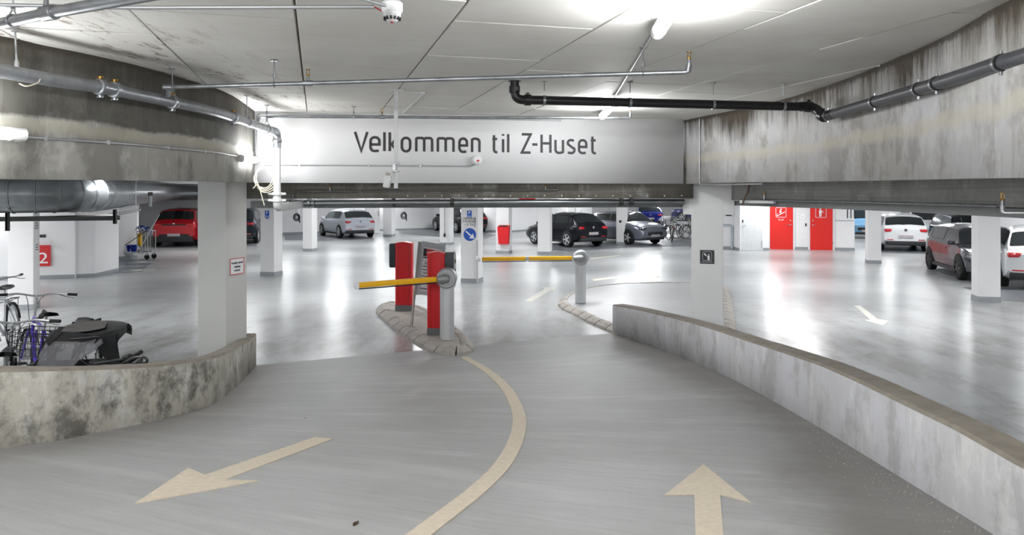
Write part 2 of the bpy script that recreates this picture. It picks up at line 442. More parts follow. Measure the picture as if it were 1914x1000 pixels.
BEAML = wall_strip('wall_left_beam', BLc, -1, .22, zb, CZ+.3, C_LEFT)
BEAMR = wall_strip('wall_right_beam', BRc, 1, .2, zb, CZ+.3, C_RIGHT)
A0 = Vector((-3.262, 9.25, 0)); B0 = Vector((2.42, 10.31, 0))
wv = (B0-A0).normalized(); wn = Vector((-wv.y, wv.x, 0))
WW = wall_strip('wall_front_fascia', [A0, A0.lerp(B0, .5), B0], 1, .2, 2.476, CZ+.3, WHITE2)
# ceiling over the ramp: backing slab and formwork panels with recessed joints
sl = [p for p in BLc]+[p for p in BRc[::-1]]
def off(c, s, d):
    out = []
    for i, p in enumerate(c):
        t = (c[min(i+1, len(c)-1)]-c[max(i-1, 0)]).normalized(); out.append(p+Vector((-t.y, t.x, 0))*s*d)
    return out
slab_l = off(BLc, -1, .2); slab_r = off(BRc, 1, .18)
mb = MB(); mb.prism([slab_l[i] for i in range(0, len(slab_l), 3)]+[slab_r[i] for i in range(len(slab_r)-1, -1, -3)], CZ+.035, CZ+.3)
CEI = mb.build('ceiling', plain('slab_joint', '#b5ab98', .9), kind='structure')
ca, sa = math.cos(R_(15)), math.sin(R_(15))
pd = Vector((ca, sa, 0)); pn = Vector((-sa, ca, 0))        # across / along the board runs
from mathutils.geometry import intersect_point_line
def inside(x, y):
    def xat(c, y):
        best = None
        for a, b in zip(c, c[1:]):
            if (a.y-y)*(b.y-y) <= 0 and a.y != b.y:
                v = a.x+(b.x-a.x)*(y-a.y)/(b.y-a.y); best = v if best is None else best
        return best
    l, r = xat(BLc, y), xat(BRc, y)
    w = A0.y+(x-A0.x)*wv.y/wv.x
    if y > w+.12: return False
    if r is None and y > 9: r = 2.62
    if r is None or x > r+.15: return False
    if y > 2.7: return x > (l if l is not None else -3.4)-.15
    return x > -7
pmesh = {}
for i in range(-9, 9):
    for j in range(-5, 12):
        s0 = -1.02+.905*i; offj = (i*37 % 5)*.23
        t0 = j*1.13+offj
        ctr = pd*(s0+.4525)+pn*(t0+.565)
        # clip every panel against the outline of the slab by sampling, so none pokes through a beam
        pts = [(-.4415, -.558), (.4415, -.558), (.4415, .558), (-.4415, .558)]
        W = [ctr+pd*a+pn*b for a, b in pts]
        ins = [inside(w.x, w.y) for w in W]
        if ctr.y < -5 or ctr.y > 12 or abs(ctr.x) > 8: continue
        dz = random.uniform(-.004, .004)
        if all(ins):
            key = 'p'
            if key not in pmesh:
                m = MB(); m.box((0, 0, .02), (.891, 1.117, .04), bev=.006)
                o = m.build('ceiling_panel', CEI and CEIL, CEI); pmesh[key] = o.data
                for v in o.data.vertices: v.co -= Vector((0, 0, 0))
            else:
                o = bpy.data.objects.new('ceiling_panel', pmesh[key]); col.objects.link(o); o.parent = CEI
            o.location = (ctr.x, ctr.y, CZ+dz); o.rotation_euler = (0, 0, R_(15))
        else:
            # cut panel: polygon of grid cells that lie inside
            n = 12; m = MB(); cells = 0
            def P(a, b): return ctr+pd*(-.4485+.897*a/n)+pn*(-.561+1.122*b/n)
            vs = {}
            for a in range(n):
                for b in range(n):
                    c = P(a+.5, b+.5)
                    if inside(c.x, c.y):
                        q = []
                        for (u, v) in ((a, b), (a+1, b), (a+1, b+1), (a, b+1)):
                            if (u, v) not in vs: vs[(u, v)] = m._v((P(u, v).x, P(u, v).y, CZ+dz))
                            q.append(vs[(u, v)])
                        m.bm.faces.new(q); cells += 1
            if not cells: m.bm.free(); continue
            g = bmesh.ops.extrude_face_region(m.bm, geom=list(m.bm.faces))
            for v in g['geom']:
                if isinstance(v, bmesh.types.BMVert): v.co.z += .04
            m.build('ceiling_panel', CEIL, CEI)

# board-marked beams below and behind
def straight(name, a, b, thick, z0, z1, mats, side=1, **kw):
    a = Vector(a); b = Vector(b); pts = [a.lerp(b, i/6) for i in range(7)]
    return wall_strip(name, pts, side, thick, z0, z1, mats, **kw)
LB0 = Vector((-3.72, 9.72, 0)); LB1 = Vector((2.585, 10.41, 0))
straight('trim_lower_beam', LB0, LB1, .3, 2.27, 2.72, C_BM)
RB = crom([Vector(p) for p in ((3.12, 10.55, 0), (3.45, 9.0, 0), (3.66, 7.4, 0), (3.62, 5.4, 0), (3.4, 4.2, 0), (3.1, 3, 0))], 6)
wall_strip('trim_lower_beam_right', RB, 1, .3, 2.243, 2.74, C_BM2)
# garage ceiling (three slabs round the ramp well) above the added battens
GZ = 2.72
mb = MB(); gl = [p for p in off(BLc, -1, .2)][::4]; gr = [p for p in off(BRc, 1, .18)][::4]
yb0 = 10.2
mb.prism([(-40, yb0+.8), (-4.0, 9.95), (-3.3, 9.52), (2.5, 10.6), (3.0, 10.6), (40, yb0+.8), (40, 78), (-40, 78)], GZ, GZ+.2)
for A, sx in ((gl, -40), (gr, 40)):
    ext = [(sx, yb0+.8)]+([(-4.0, 9.95)] if sx < 0 else [(3.0, 10.6)])
    ext += [(p.x, p.y) for p in A if p.y > 1.5 and p.y < 10.2]+[(sx, 1.5)]
    mb.prism(ext, GZ, GZ+.2)
mb.build('ceiling_garage', WHITE2, kind='structure')

def wall(name, pts, z1=GZ, thick=.2, side=1, mat=WHITE2, base=True, z0=0):
    P = [Vector((p[0], p[1], 0)) for p in pts]; dense = []
    for a, b in zip(P, P[1:]): dense += [a.lerp(b, k/2) for k in range(2)]
    dense.append(P[-1])
    mb = MB(); L = P; n = len(L); back = []
    for i in range(n):
        t = (L[min(i+1, n-1)]-L[max(i-1, 0)]).normalized(); back.append(L[i]+Vector((-t.y, t.x, 0))*thick*side)
    mb.prism([tuple(p[:2]) for p in L]+[tuple(p[:2]) for p in back[::-1]], z0, z1)
    o = mb.build(name, mat, kind='structure')
    if base:
        mb = MB(); fr = []
        for i in range(n):
            t = (L[min(i+1, n-1)]-L[max(i-1, 0)]).normalized(); fr.append(L[i]-Vector((-t.y, t.x, 0))*.012*side)
        mb.prism([tuple(p[:2]) for p in L]+[tuple(p[:2]) for p in fr[::-1]], 0, .11)
        b = mb.build('baseboard', PLINTH, o)
    return o
# far left wall with its pilasters
w1 = fl(40, 523.5); w2 = fl(140, 520.5); w3 = fl(141, 518.5); w4 = fl(178, 518)
wall('wall_left', [(-24, 17.4), (w1.x, w1.y), (w2.x, w2.y)], side=1)
p3 = fl(178, 517.5)
mb = MB(); c0 = fl(141, 519.5); mb.prism([(c0.x, c0.y), (p3.x, p3.y), (p3.x-.1, p3.y+1.4), (c0.x-.1, c0.y+1.4)], 0, GZ)
pil = mb.build('wall_left_pier', WHITE2, kind='structure')
mb = MB(); mb.prism([(c0.x-.01, c0.y-.012), (p3.x+.012, p3.y-.012), (p3.x-.09, p3.y+1.4), (c0.x-.1, c0.y+1.4)], 0, .1); mb.build('baseboard', PLINTH, pil)
q1 = fl(150, 487); q2 = fl(196, 486.5); q3 = fl(227, 485); q4 = fl(263, 481)
wall('wall_left_recess', [(q1.x-1.5, q1.y), (q2.x, q2.y)], base=True)
wall('wall_left_recess_panel', [(q2.x, q2.y-.12), (q3.x, q3.y-.12)], base=True)
wall('wall_left_recess_end', [(q3.x, q3.y-.25), (q4.x, q4.y-.25), (q4.x-4.6, q4.y+9)], base=True)
wall('wall_back_left', [(-22, 35.2), (-14, 40.1), (-11.9, 41.7), (-7.2, 45.2), (-5.0, 46.6), (-1.7, 47.5)], base=True)
wall('wall_back_middle', [(-1.9, 47.5), (-1.7, 43.6), (0, 43.3), (1.56, 45.4), (5.2, 47.5)], base=True)
wall('wall_back', [(4.5, 69), (40, 67)], base=True)
# building with the red doors
DW = [fl(1360, 466), fl(1381, 468.5)]
e0 = fl(1381, 468.6); e1 = fl(1437.3, 468.3)
wv2 = gd
d0 = fl(1437, 465.4); d1 = d0+gd*((fl(1598, 468.6)-d0).dot(gd)/1)
DOORW = wall('wall_right_doors', [(d0.x, d0.y), (d1.x, d1.y), (d1.x+.25*8, d1.y+8)], side=1, base=True)
wall('wall_right_service', [(e0.x-.02, e0.y+1.2), (e0.x, e0.y), (e1.x, e1.y), (e1.x+.1, e1.y+.8)], base=True)
s0 = fl(1340, 467.5)
wall('wall_right_recess', [(s0.x+.05, s0.y+1.0), (e0.x, e0.y+.75)], base=True)
wall('wall_far_right', [(14.5, 50), (21, 45), (33, 36.5), (34, 20), (33, 4)], base=True)
wall('wall_left_side', [(-24, 38), (-24, 17.4), (-24, 1)], side=-1, base=True)
pw = fl(1866, 500, 0)
wall('wall_right_bay', [(18.3, 27.6), (22.5, 26.6), (30, 24.8)], base=True)

# ------------------------------------------------------------------ doors
def wall_matrix(px, z0, base=None):
    """frame on the red-door wall at a picture column px, height z0"""
    t = (px-CX)/FPX; a = d0; D = (a.y-gd.y/gd.x*a.x)/(1-gd.y/gd.x*t)
    return frame((t*D, D, z0), gd)
def door(n, px0, px1, mat, label_text, pic, handle_left):
    M0 = wall_matrix(px0, 0); M1 = wall_matrix(px1, 0); w = (M1.translation-M0.translation).length
    root = thing('door_%d' % n, None, None, M0.translation); tag(root, kind='structure')
    M = M0
    MB(M).box((w/2, 1.03, .012), (w, 2.06, .05), bev=.004).build('door_leaf', mat, root)
    f = MB(M); f.box((-.04, 1.05, .01), (.07, 2.14, .07)); f.box((w+.04, 1.05, .01), (.07, 2.14, .07)); f.box((w/2, 2.13, .01), (w+.15, .07, .07))
    f.build('door_frame', WHITE, root)
    hx = .1 if handle_left else w-.1; sgn = 1 if handle_left else -1
    h = MB(M); h.lathe([(.027, .035), (.027, .05)], (hx, 1.02, 0), 'Z', 14); h.tube(fillet([(hx, 1.02, .05), (hx, 1.02, .09), (hx+sgn*.13, 1.02, .09)], .03), .011, 8)
    h.build('door_handle', CHROME, root, smooth=True)
    MB(M).lathe([(.028, .03), (.028, .052)], (hx, 1.2, 0), 'Z', 14).build('lock_cylinder', CHROME, root, smooth=True)
    for hz in (.3, 1.75):
        MB(M).cyl((w+.0 if handle_left else 0, hz-.06, .045), (w+.0 if handle_left else 0, hz+.06, .045), .012, 8).build('hinge', CHROME, root)
    cx, cy, s = w*.48, 1.53, .2
    p = MB(M)
    loop = []
    for (sx, sy, a0) in ((1, 1, 0), (-1, 1, 90), (-1, -1, 180), (1, -1, 270)):
        for k in range(5):
            a = R_(a0+k*22.5); loop.append((cx+sx*(s-.04)+.04*math.cos(a), cy+sy*(s-.04)+.04*math.sin(a), .041))
    loop.append(loop[0])
    for a, b in zip(loop, loop[1:]): bar2(p, a, b, .018, .006)
    if pic == 'escalator':
        bar2(p, (cx-.16, cy-.15, .041), (cx+.15, cy+.02, .041), .03, .006); p.lathe([(.032, .038), (.032, .046)], (cx+.0, cy+.13, 0), 'Z', 12)
        p.box((cx-.02, cy+.03, .042), (.07, .12, .006)); bar2(p, (cx-.15, cy-.15, .041), (cx-.15, cy-.05, .041), .02, .006)
    else:
        p.lathe([(.032, .038), (.032, .046)], (cx-.02, cy+.14, 0), 'Z', 12); p.box((cx-.02, cy+.03, .042), (.1, .13, .006))
        p.box((cx-.045, cy-.09, .042), (.035, .15, .006)); p.box((cx+.005, cy-.09, .042), (.035, .15, .006)); bar2(p, (cx+.03, cy+.08, .041), (cx+.11, cy+.0, .041), .025, .006)
    p.build('door_pictogram', SIGNW, root)
    if label_text:
        m = MB(M); m.text(label_text, .085, Matrix.Translation((cx, 1.22, .042))); m.build('door_text', SIGNW, root)
    return root
def bar2(mb, a, b, w, d):
    a = Vector(a); b = Vector(b); t = (b-a); L = t.length; ang = math.atan2(t.y, t.x)
    mb.box((a+b)/2, (L+w*.6, w, d), rot=Matrix.Rotation(ang, 3, 'Z'))
door(1, 1439, 1482, DRED, 'TIL BY', 'escalator', False)
door(2, 1514, 1556, DRED, None, 'lift', True)
gd0 = (e1-e0).normalized(); Mg = frame((e0.x, e0.y, 0), gd0)
root = thing('door_3', None, None, Mg.translation+gd0*.06); tag(root, kind='structure')
MB(Mg).box((.5, 1.03, .012), (.86, 2.05, .045), bev=.004).build('door_leaf', plain('pale_grey_door', '#d3d7d8', .5), root)
f = MB(Mg); f.box((.05, 1.05, .01), (.05, 2.12, .06)); f.box((.955, 1.05, .01), (.05, 2.12, .06)); f.box((.5, 2.12, .01), (.95, .05, .06)); f.build('door_frame', WHITE, root)
h = MB(Mg); h.tube(fillet([(.14, 1.02, .04), (.14, 1.02, .09), (.27, 1.02, .09)], .03), .011, 8); h.build('door_handle', CHROME, root, smooth=True)
MB(Mg).box((.15, 1.2, .04), (.04, .1, .02)).build('lock_plate', BLK, root)
MB(Mg).box((.93, .25, .04), (.03, .3, .02)).build('hinge', ALU, root)

# ------------------------------------------------------------------ columns
def column(label, pl, pr, by, wd=None, top=GZ, nm='column', plinth=True, theta=GA):
    s = (by-HY)/EYE; tm = ((pl+pr)/2-CX)/FPX; c_, s_ = math.cos(theta), math.sin(theta)
    k = abs(c_-tm*s_)+abs(-s_-tm*c_); w = wd or (pr-pl)/s/k*1.02
    D = FPX/s+.61*w; X = tm*D
    root = thing(nm, label, 'column', (X, D, 0), group='square white concrete columns')
    M = Matrix.Translation((X, D, 0)) @ Matrix.Rotation(theta, 4, 'Z')
    MB(M).box((0, 0, top/2+.05), (w, w, top-.1+.1), bev=.012).build('shaft', WHITE, root)
    if plinth: MB(M).box((0, 0, .055), (w+.012, w+.012, .11)).build('plinth', PLINTH, root)
    root['w'] = w
    return root, M, w
COLS = {}
COLS['M'] = column('thick white column at far left behind the parked bicycles', 15, 75, 581, theta=R_(19))
COLS['A'] = column('white column with small blue parking sign left of the white hatchback', 487, 528, 516)
COLS['B'] = column('narrow white column just left of the white hatchback', 566, 593, 470)
COLS['C'] = column('slim far white column just right of the white hatchback', 716, 739, 442)
COLS['D'] = column('white column with a hanging black plug, left of the arrow sign column', 822, 848, 458)
COLS['E'] = column('white column carrying the round blue arrow sign behind the barriers', 862, 903, 529)
COLS['F'] = column('white column with the red waste bin on it', 927, 957, 474)
COLS['G'] = column('white column covering the nose of the black hatchback', 1005, 1032, 476)
COLS['H'] = column('white column in front of the silver grey hatchback', 1152, 1174, 457)
COLS['J'] = column('white column left of the white hatchback near the red doors', 1617, 1647, 493)
COLS['K'] = column('large white column in front of the dark grey car at right', 1815, 1870, 565)
COLS['I'] = column('far white column seen above the roof of the black hatchback', 1062, 1077, 434)
# two columns that carry the ring beams
w = .42; cN = Vector((-3.71, 9.36, 0))
rN = thing('column', 'tall white column at the end of the left curved parapet with red-framed notice', 'column', cN, 'square white concrete columns')
MN = Matrix.Translation(cN) @ Matrix.Rotation(R_(-16), 4, 'Z')
MB(MN).box((0, 0, 1.3), (w, w, 2.6), bev=.012).build('shaft', plain('white_column_grey', '#cfd0cd', .5, var=.03, scale=1), rN)
cR = Vector((2.87, 10.75, 0)); wR = .445
rR = thing('column', 'white column with wide capital and black camera notice behind the right parapet', 'column', cR, 'square white concrete columns')
MR = Matrix.Translation(cR) @ Matrix.Rotation(R_(-14.5), 4, 'Z')
MB(MR).box((0, 0, 1.15), (wR, wR, 2.3), bev=.012).build('shaft', WHITE, rR)
MB(MR).box((.02, .01, 2.37), (.72, .46, .68), bev=.01).build('capital', WHITE, rR)
# ------------------------------------------------------------------ lights
def area(name, loc, sx, sy, w, parent, rot=(0, 0, 0), colr=(.98, .99, 1)):
    l = bpy.data.lights.new(name, 'AREA'); l.shape = 'RECTANGLE'; l.size = sx; l.size_y = sy; l.energy = w; l.color = colr
    o = bpy.data.objects.new(name, l); col.objects.link(o); o.parent = parent; o.location = loc; o.rotation_euler = rot; return o
def batten(loc, rotz, label, proto={}):  # unseen battens, added to light the parking hall
    r = thing('hall_fill_lamp', label, 'lamp', loc, 'added garage battens'); r.rotation_euler = (0, 0, rotz)
    if 'h' not in proto:
        proto['h'] = MB().box((0, 0, -.03), (1.25, .09, .06), bev=.01).build('housing', WHITE, None, origin=(0, 0, 0)).data
        ob = [o for o in col.objects if o.data == proto['h']][0]; bpy.data.objects.remove(ob)
        m = MB(); m.tube([(-.58, 0, -.085), (.58, 0, -.085)], .02, 8)
        t = m.build('tube', TUBE, None, origin=(0, 0, 0)); proto['t'] = t.data; bpy.data.objects.remove(t)
    for k, nme in (('h', 'housing'), ('t', 'tube')):
        o = bpy.data.objects.new(nme, proto[k]); col.objects.link(o); o.parent = r
    area('glow', (0, 0, -.12), 1.2, .12, GAR_W, r)
    return r
P0 = Vector((4.5, 17.3, 0))
kk = 0
for i in range(-5, 6):
    for j in range(-2, 10):
        p = P0+gd*(5.95*(i+.5))*.9+gn*(j*5.2-3.2)
        if p.y < 3.5 or p.y > 66: continue
        if -5.2 < p.x < 4.6 and p.y < 11.8: continue
        if p.y < 12.4 and -5.5 < p.x < 5.2: continue
        if p.x < -20 or abs(p.x) > 28+.0*p.y or abs(p.x) > p.y*.85+8: continue
        if 9 < p.x < 16 and 30 < p.y < 40: continue
        bpx = CX+p.x/p.y*FPX; bpy_ = HY-(GZ-.1-EYE)/p.y*FPX
        if p.x < 0 and -50 < bpx < 375 and 330 < bpy_ < 362 and (p.y > 16 and bpx > 60): continue
        if p.y > 58 and not 500 < bpx < 1700: continue
        batten((p.x, p.y, GZ), GA+R_(90) if (i+j) % 2 else GA, 'added unseen batten lamp lighting the parking hall'); kk += 1
for q in ((-9.5, 9.3), (-7.4, 13.0), (-12.5, 13.6)): batten((q[0], q[1], GZ), GA, 'added unseen batten lamp lighting the parking hall')  # further unseen battens, added to brighten the floor at left
def ramp_lamp(label, a, b, watts=RAMP_W, off_=(0, 0, -1)):
    a = Vector(a); b = Vector(b); root = thing('tube_lamp', label, 'lamp', (a+b)/2)
    d = (b-a).normalized(); o_ = Vector(off_)
    MB().tube([a, b], .04, 14).build('diffuser', TUBE, root, smooth=True)
    for p, s_ in ((a, -1), (b, 1)): MB().tube([p+d*s_*.0, p+d*s_*.09], .043, 14).build('end_cap', plain('grey_end_cap', '#c4c4c2', .5), root, smooth=True)
    for t in (.2, .8):
        p = a.lerp(b, t); MB().tube([p, p-o_*.07], .02, 8).build('bracket', ALU, root)
    n = 3
    for k in range(n):
        p = a.lerp(b, (k+.5)/n); l = bpy.data.lights.new('glow', 'POINT'); l.energy = watts/n; l.shadow_soft_size = .06; l.color = (.98, .99, 1)
        o = bpy.data.objects.new('glow', l); col.objects.link(o); o.parent = root; o.location = p+o_*.11-(a+b)/2
    return root
ramp_lamp('lit tube lamp on the ramp ceiling, nearest one at the top', (.86, 4.25, 3.3), (.78, 3.05, 3.3))
ramp_lamp('lit tube lamp on the ramp ceiling above the word sign at right', (1.10, 7.85, 3.3), (1.12, 9.05, 3.3), 55)
ramp_lamp('lit tube lamp on the left concrete beam at the picture edge', at(18, 250, 4.62), at(-120, 240, 4.25), 30, Vector((.35, -.93, 0)))
ramp_lamp('lit tube lamp on the left concrete beam above the tall white column', at(452, 296, 8.1), at(477, 299, 9.05), 24, Vector((.97, .1, 0)))
for q in ((-.6, .2, 'added unseen fill lamp straight above the viewpoint'), (-2.4, 1.2, 'added unseen fill lamp left of the viewpoint'),
          (.2, -2.6, 'added unseen fill lamp furthest behind the viewpoint'), (-4.6, .5, 'added unseen fill lamp far left of the viewpoint')):
    ramp_lamp(q[2], (q[0], q[1]+.6, 3.3), (q[0]-.1, q[1]-.6, 3.3), 105)  # out-of-view fill lamps, added to brighten the ramp

# ================================================================== CARS
def car(name, label, pos, head, colr, L=4.2, W=1.78, H=1.46, belt=.93, hood=.78, nose=1.05, wsb=.0, rt=None, kind='hatch', glass=None,
        plate=True, tail='red', wheel='alloy', roof=None, cladding=False, front_dark=False, metallic=.3, rough=.22, hs=None):
    """x forward, y left.  nose = length of bonnet, rt = length of the raked tail"""
    rt = rt or .55
    head = Vector(head).normalized(); ang = math.atan2(head.y, head.x)
    root = thing(name, label, 'car', (0, 0, 0))
    paint = plain('car_paint_'+colr.strip('#'), colr, rough, metallic, var=.02, coat=.0 if sum(srgb(colr)[:3]) < .12 else .5)
    paint.node_tree.nodes['Principled BSDF'].inputs['Specular IOR Level'].default_value = .35
    roofm = plain('car_paint_'+roof.strip('#'), roof, rough, .2, var=.02, coat=.6) if roof else paint
    glass = glass or GLASS
    h2 = L/2; xf0 = h2-nose; xf1 = xf0-.62; xr1 = -h2+rt+.12; xr0 = -h2+.13
    beltt = [(-h2, belt-.08), (-h2+.06, belt+.0), (-h2+.25, belt+.03), (0, belt), (xf0, belt-.01), (h2-.35, hood-.02), (h2-.1, hood-.10), (h2-.02, hood-.2), (h2, hood-.28)]
    rooft = [(-h2, 0), (xr0, belt+.06), (xr1-.12, H-.13), (xr1, H-.05), (xr1+.5, H-.01), (-.1, H), (xf1, H-.05), (xf1+.12, H-.10), (xf0, belt+.0), (h2, 0)]
    lo = [(-h2, .40), (-h2+.1, .30), (-h2+.3, .22), (h2-.3, .2), (h2-.08, .25), (h2, .33)]
    def hw(x):
        f = 1.0
        a = max(0, (x-(h2-.85))/.85); f -= .17*a**2.4
        b = max(0, (-x-(h2-.6))/.6); f -= .11*b**2.4
        return W/2*f
    def sec(x):
        w = hw(x); bz = interp(beltt, x); z0 = interp(lo, x); zr = max(interp(rooft, x), bz+.012); k = min(1, max(0, (zr-bz)/(H-belt)))
        wt = w*(.93-.21*k)
        return [(0, z0), (w*.8, z0), (w*.965, z0+.07), (w*.995, z0+(bz-z0)*.35), (w, z0+(bz-z0)*.62), (w*.985, bz-.09), (w*.95, bz-.01),
                (w*.925, bz+.02*k), (w*.925+(wt-w*.925)*.88, bz+.02*k+(zr-bz-.02*k)*.84), (wt*.93, zr-.035*k-.004), (wt*.82, zr-.008), (wt*.45, zr+.018), (0, zr+.028)]
    NV = 13
    def S(x, v):
        s = sec(x); i = min(int(v), NV-2); f = v-i
        return Vector((x, s[i][0]*(1-f)+s[i+1][0]*f, s[i][1]*(1-f)+s[i+1][1]*f))
    def patch(nm, xa, xb, va, vb, side, mat, offs=.008, nx=8, par=root, **kw):
        mb = MB(); rows = []
        va = va if callable(va) else (lambda x, q=va: q); vb = vb if callable(vb) else (lambda x, q=vb: q)
        for i in range(nx+1):
            x = xa+(xb-xa)*i/nx; row = []
            for j in range(5):
                v = va(x)+(vb(x)-va(x))*j/4; p = S(x, v); e = .004
                dx = S(min(x+e, h2), v)-S(max(x-e, -h2), v); dv = S(x, min(v+.05, 12))-S(x, max(v-.05, 0))
                n = dx.cross(dv);
                if n.length < 1e-9: n = Vector((0, 1, 0))
                n.normalize()
                if n.y < 0 and abs(n.y) > abs(n.z): n = -n
                if abs(n.z) >= abs(n.y) and n.z < 0: n = -n
                p = p+n*offs; row.append((p.x, p.y*side, p.z))
            rows.append(row)
        mb.grid(rows); return mb
    xs = sorted({round(-h2+L*i/34, 4) for i in range(35)} | {round(q, 4) for q in (xf0, xf1, xf1+.12, xr0, xr1, xr1-.12, -h2+.03, -h2+.06, h2-.03, h2-.1, -h2+.015, h2-.01)})
    mb = MB(); rows = []
    for x in xs:
        s = sec(x); rows.append([(x, y, z) for y, z in s]+[(x, -y, z) for y, z in s[-2:0:-1]])
    V = [[mb._v(p) for p in r] for r in rows]; n = len(V[0])
    for i in range(len(V)-1):
        for j in range(n): mb.bm.faces.new((V[i][j], V[i+1][j], V[i+1][(j+1) % n], V[i][(j+1) % n]))
    mb.bm.faces.new(V[0][::-1]); mb.bm.faces.new(V[-1])
    mb.build('body', paint, root, smooth=True, angle=32)
    # glass
    def both(fn, nm, mat, sub=None):
        a = fn(1); b = fn(-1)
        a.build(nm, mat, root, smooth=True); b.build(nm, mat, root, smooth=True)
    xm = (xf0+xr1)/2-.05
    both(lambda s_: patch('w', xm+.03, xf0-.18, 7.12, 7.93, s_, glass), 'side_window', GLASSL if kind == 'pale' else glass)
    both(lambda s_: patch('w', xr1+.12, xm-.03, 7.12, 7.93, s_, glass), 'side_window', glass)
    if kind in ('estate', 'suv', 'hatch'):
        both(lambda s_: patch('w', xr1-.12, xr1+.07, 7.2, 7.85, s_, glass, nx=3), 'quarter_window', glass)
    m = patch('w', xf1+.06, xf0-.06, 8.9, 12, 1, glass); m2 = patch('w', xf1+.06, xf0-.06, 8.9, 12, -1, glass)
    me = bpy.data.meshes.new('x'); m2.bm.to_mesh(me); m.bm.from_mesh(me); m2.bm.free(); m.build('windscreen', glass, root, smooth=True)
    m = patch('w', xr0+.07, xr1-.10, 8.8, 12, 1, glass); m2 = patch('w', xr0+.07, xr1-.10, 8.8, 12, -1, glass)
    me = bpy.data.meshes.new('x'); m2.bm.to_mesh(me); m.bm.from_mesh(me); m2.bm.free(); m.build('rear_window', glass, root, smooth=True)
    if roof:
        m = patch('w', xr1-.35, xf1+.35, 7.05, 12, 1, roofm, .004); m2 = patch('w', xr1-.35, xf1+.35, 7.05, 12, -1, roofm, .004)
        me = bpy.data.meshes.new('x'); m2.bm.to_mesh(me); m.bm.from_mesh(me); m2.bm.free(); m.build('roof_panel', roofm, root, smooth=True)
    # wheels, arches
    R = .33 if kind != 'suv' else .36
    dark = plain('dark_bumper_plastic', '#222426', .55)
    for wx in (h2-.86, -h2+.74):
        for s_ in (1, -1):
            y = hw(wx)
            m = MB(); m.lathe([(R*.96, 0), (R+.05, 0), (R+.05, .05), (R*.96, .05)], (wx, 0, R), 'Y', 26, closed=True)
            for v in m.bm.verts: v.co.y = (y-.045+v.co.y)*s_; v.co.z = max(v.co.z, .2)
            m.build('wheel_arch', dark if cladding else RUB, root)
            ty = MB(); ty.lathe([(R*.62, -.1), (R*.9, -.1), (R*.985, -.085), (R, -.05), (R, .05), (R*.985, .085), (R*.9, .1), (R*.62, .09)], (wx, (y-.073)*s_, R), 'Y', 28, closed=True)
            T = ty.build('wheel', RUB, root, smooth=True)
            rm = MB(); c = Vector((wx, (y+.012)*s_, R)); MB().lathe([(R*.66, -.004), (R*.66, .004)], (wx, (y+.004)*s_, R), 'Y', 20).build('hub_disc', RUB, T); ns = 5 if wheel == 'alloy' else 7
            rimm = plain('silver_wheel_paint', '#c3c6c9', .35, .15, var=.03) if wheel != 'black' else plain('black_rim', '#2a2b2d', .4)
            rm.lathe([(R*.68, -.012), (R*.70, .01), (R*.64, .012), (R*.61, -.010)], c, 'Y', 24, closed=True)
            for k in range(ns):
                a = 2*math.pi*k/ns
                rm.box(c+Vector((math.cos(a)*R*.34, .0, math.sin(a)*R*.34)), (R*.66, .02, R*(.2 if ns == 5 else .16)), rot=Matrix.Rotation(-a, 3, 'Y'))
            rm.lathe([(R*.17, -.02), (R*.17, .014)], c, 'Y', 12)
            rm.build('rim', rimm, T, smooth=True)
    # rear: lamps, bumper, plate
    wr = hw(-h2)
    if roof: MB().box((-h2-.004, 0, belt-.09), (.03, wr*1.2, .06), bev=.01).build('tail_strip', dark, root); MB().box((-h2-.002, 0, .44), (.03, wr*1.5, .22), bev=.03).build('rear_diffuser', dark, root)
    if cladding or tail == 'diffuser' or True:
        m = MB(); m.box((-h2+.07, 0, .34), (.20, wr*1.86, .17 if not cladding else .26), bev=.04); m.build('rear_bumper_skirt', dark, root, smooth=True)
    red = plain('tail_lamp_red', '#b8101a', .15, var=.15, coat=.6)
    lampc = {'red': red}.get(tail, red)
    zt = belt-.10
    for s_ in (1, -1):
        m = MB(); m.box((-h2+.085, s_*wr*.80, zt+.01), (.22, wr*.40, .125), bev=.045, rot=Matrix.Rotation(s_*.22, 3, 'Z')); m.build('tail_lamp', lampc, root, smooth=True)
        m = MB(); m.box((-h2+.05, s_*wr*.72, .47), (.12, wr*.3, .035), bev=.01); m.build('reflector', lampc, root)
        m = MB(); m.box((h2-.17, s_*hw(h2-.1)*.78, hood-.16), (.28, .36, .13), bev=.05, rot=Matrix.Rotation(s_*-.25, 3, 'Z'))
        m.build('headlamp', plain('headlamp_glass', '#9aa3a8', .08, .2, var=.3, scale=20, coat=.8) if not front_dark else plain('dark_headlamp', '#3a4044', .08, .2, coat=.8), root, smooth=True)
        m = MB(); m.box((xf0-.28, s_*(W/2+.075), belt+.06), (.14, .2, .13), bev=.05); m.box((xf0-.26, s_*(W/2-.03), belt+.02), (.05, .12, .03))
        m.build('wing_mirror', roofm if roof else (paint if not front_dark else dark), root, smooth=True)
        for hx in ((xf0+xm)/2-.32, (xr1+xm)/2-.28):
            m = MB(); m.box((hx, s_*(hw(hx)*.992), belt-.13), (.17, .03, .025), bev=.008); m.build('door_handle', paint, root)
        for (xa, xb) in ((xm-.012, xm-.002), (xf0-.16, xf0-.15), (xr1+.1, xr1+.11)):
            m = patch('w', xa, xb, 3.0, 6.6, s_, RUB, .002, nx=1); m.build('door_gap', RUB, root)
        m = MB(); m.box((0, s_*(W/2-.015), .24), (L-1.9, .03, .09)); m.build('sill', dark, root)
    if plate:
        pm = plain('blurred_plate', '#aaa3a6', .5, var=.1, scale=12)
        MB().box((-h2-.018, 0, .60 if not cladding else .52), (.02, .52, .115), bev=.004).build('number_plate', pm, root)
        MB().box((h2+.012, 0, .42), (.02, .52, .115), bev=.004).build('number_plate', pm, root)
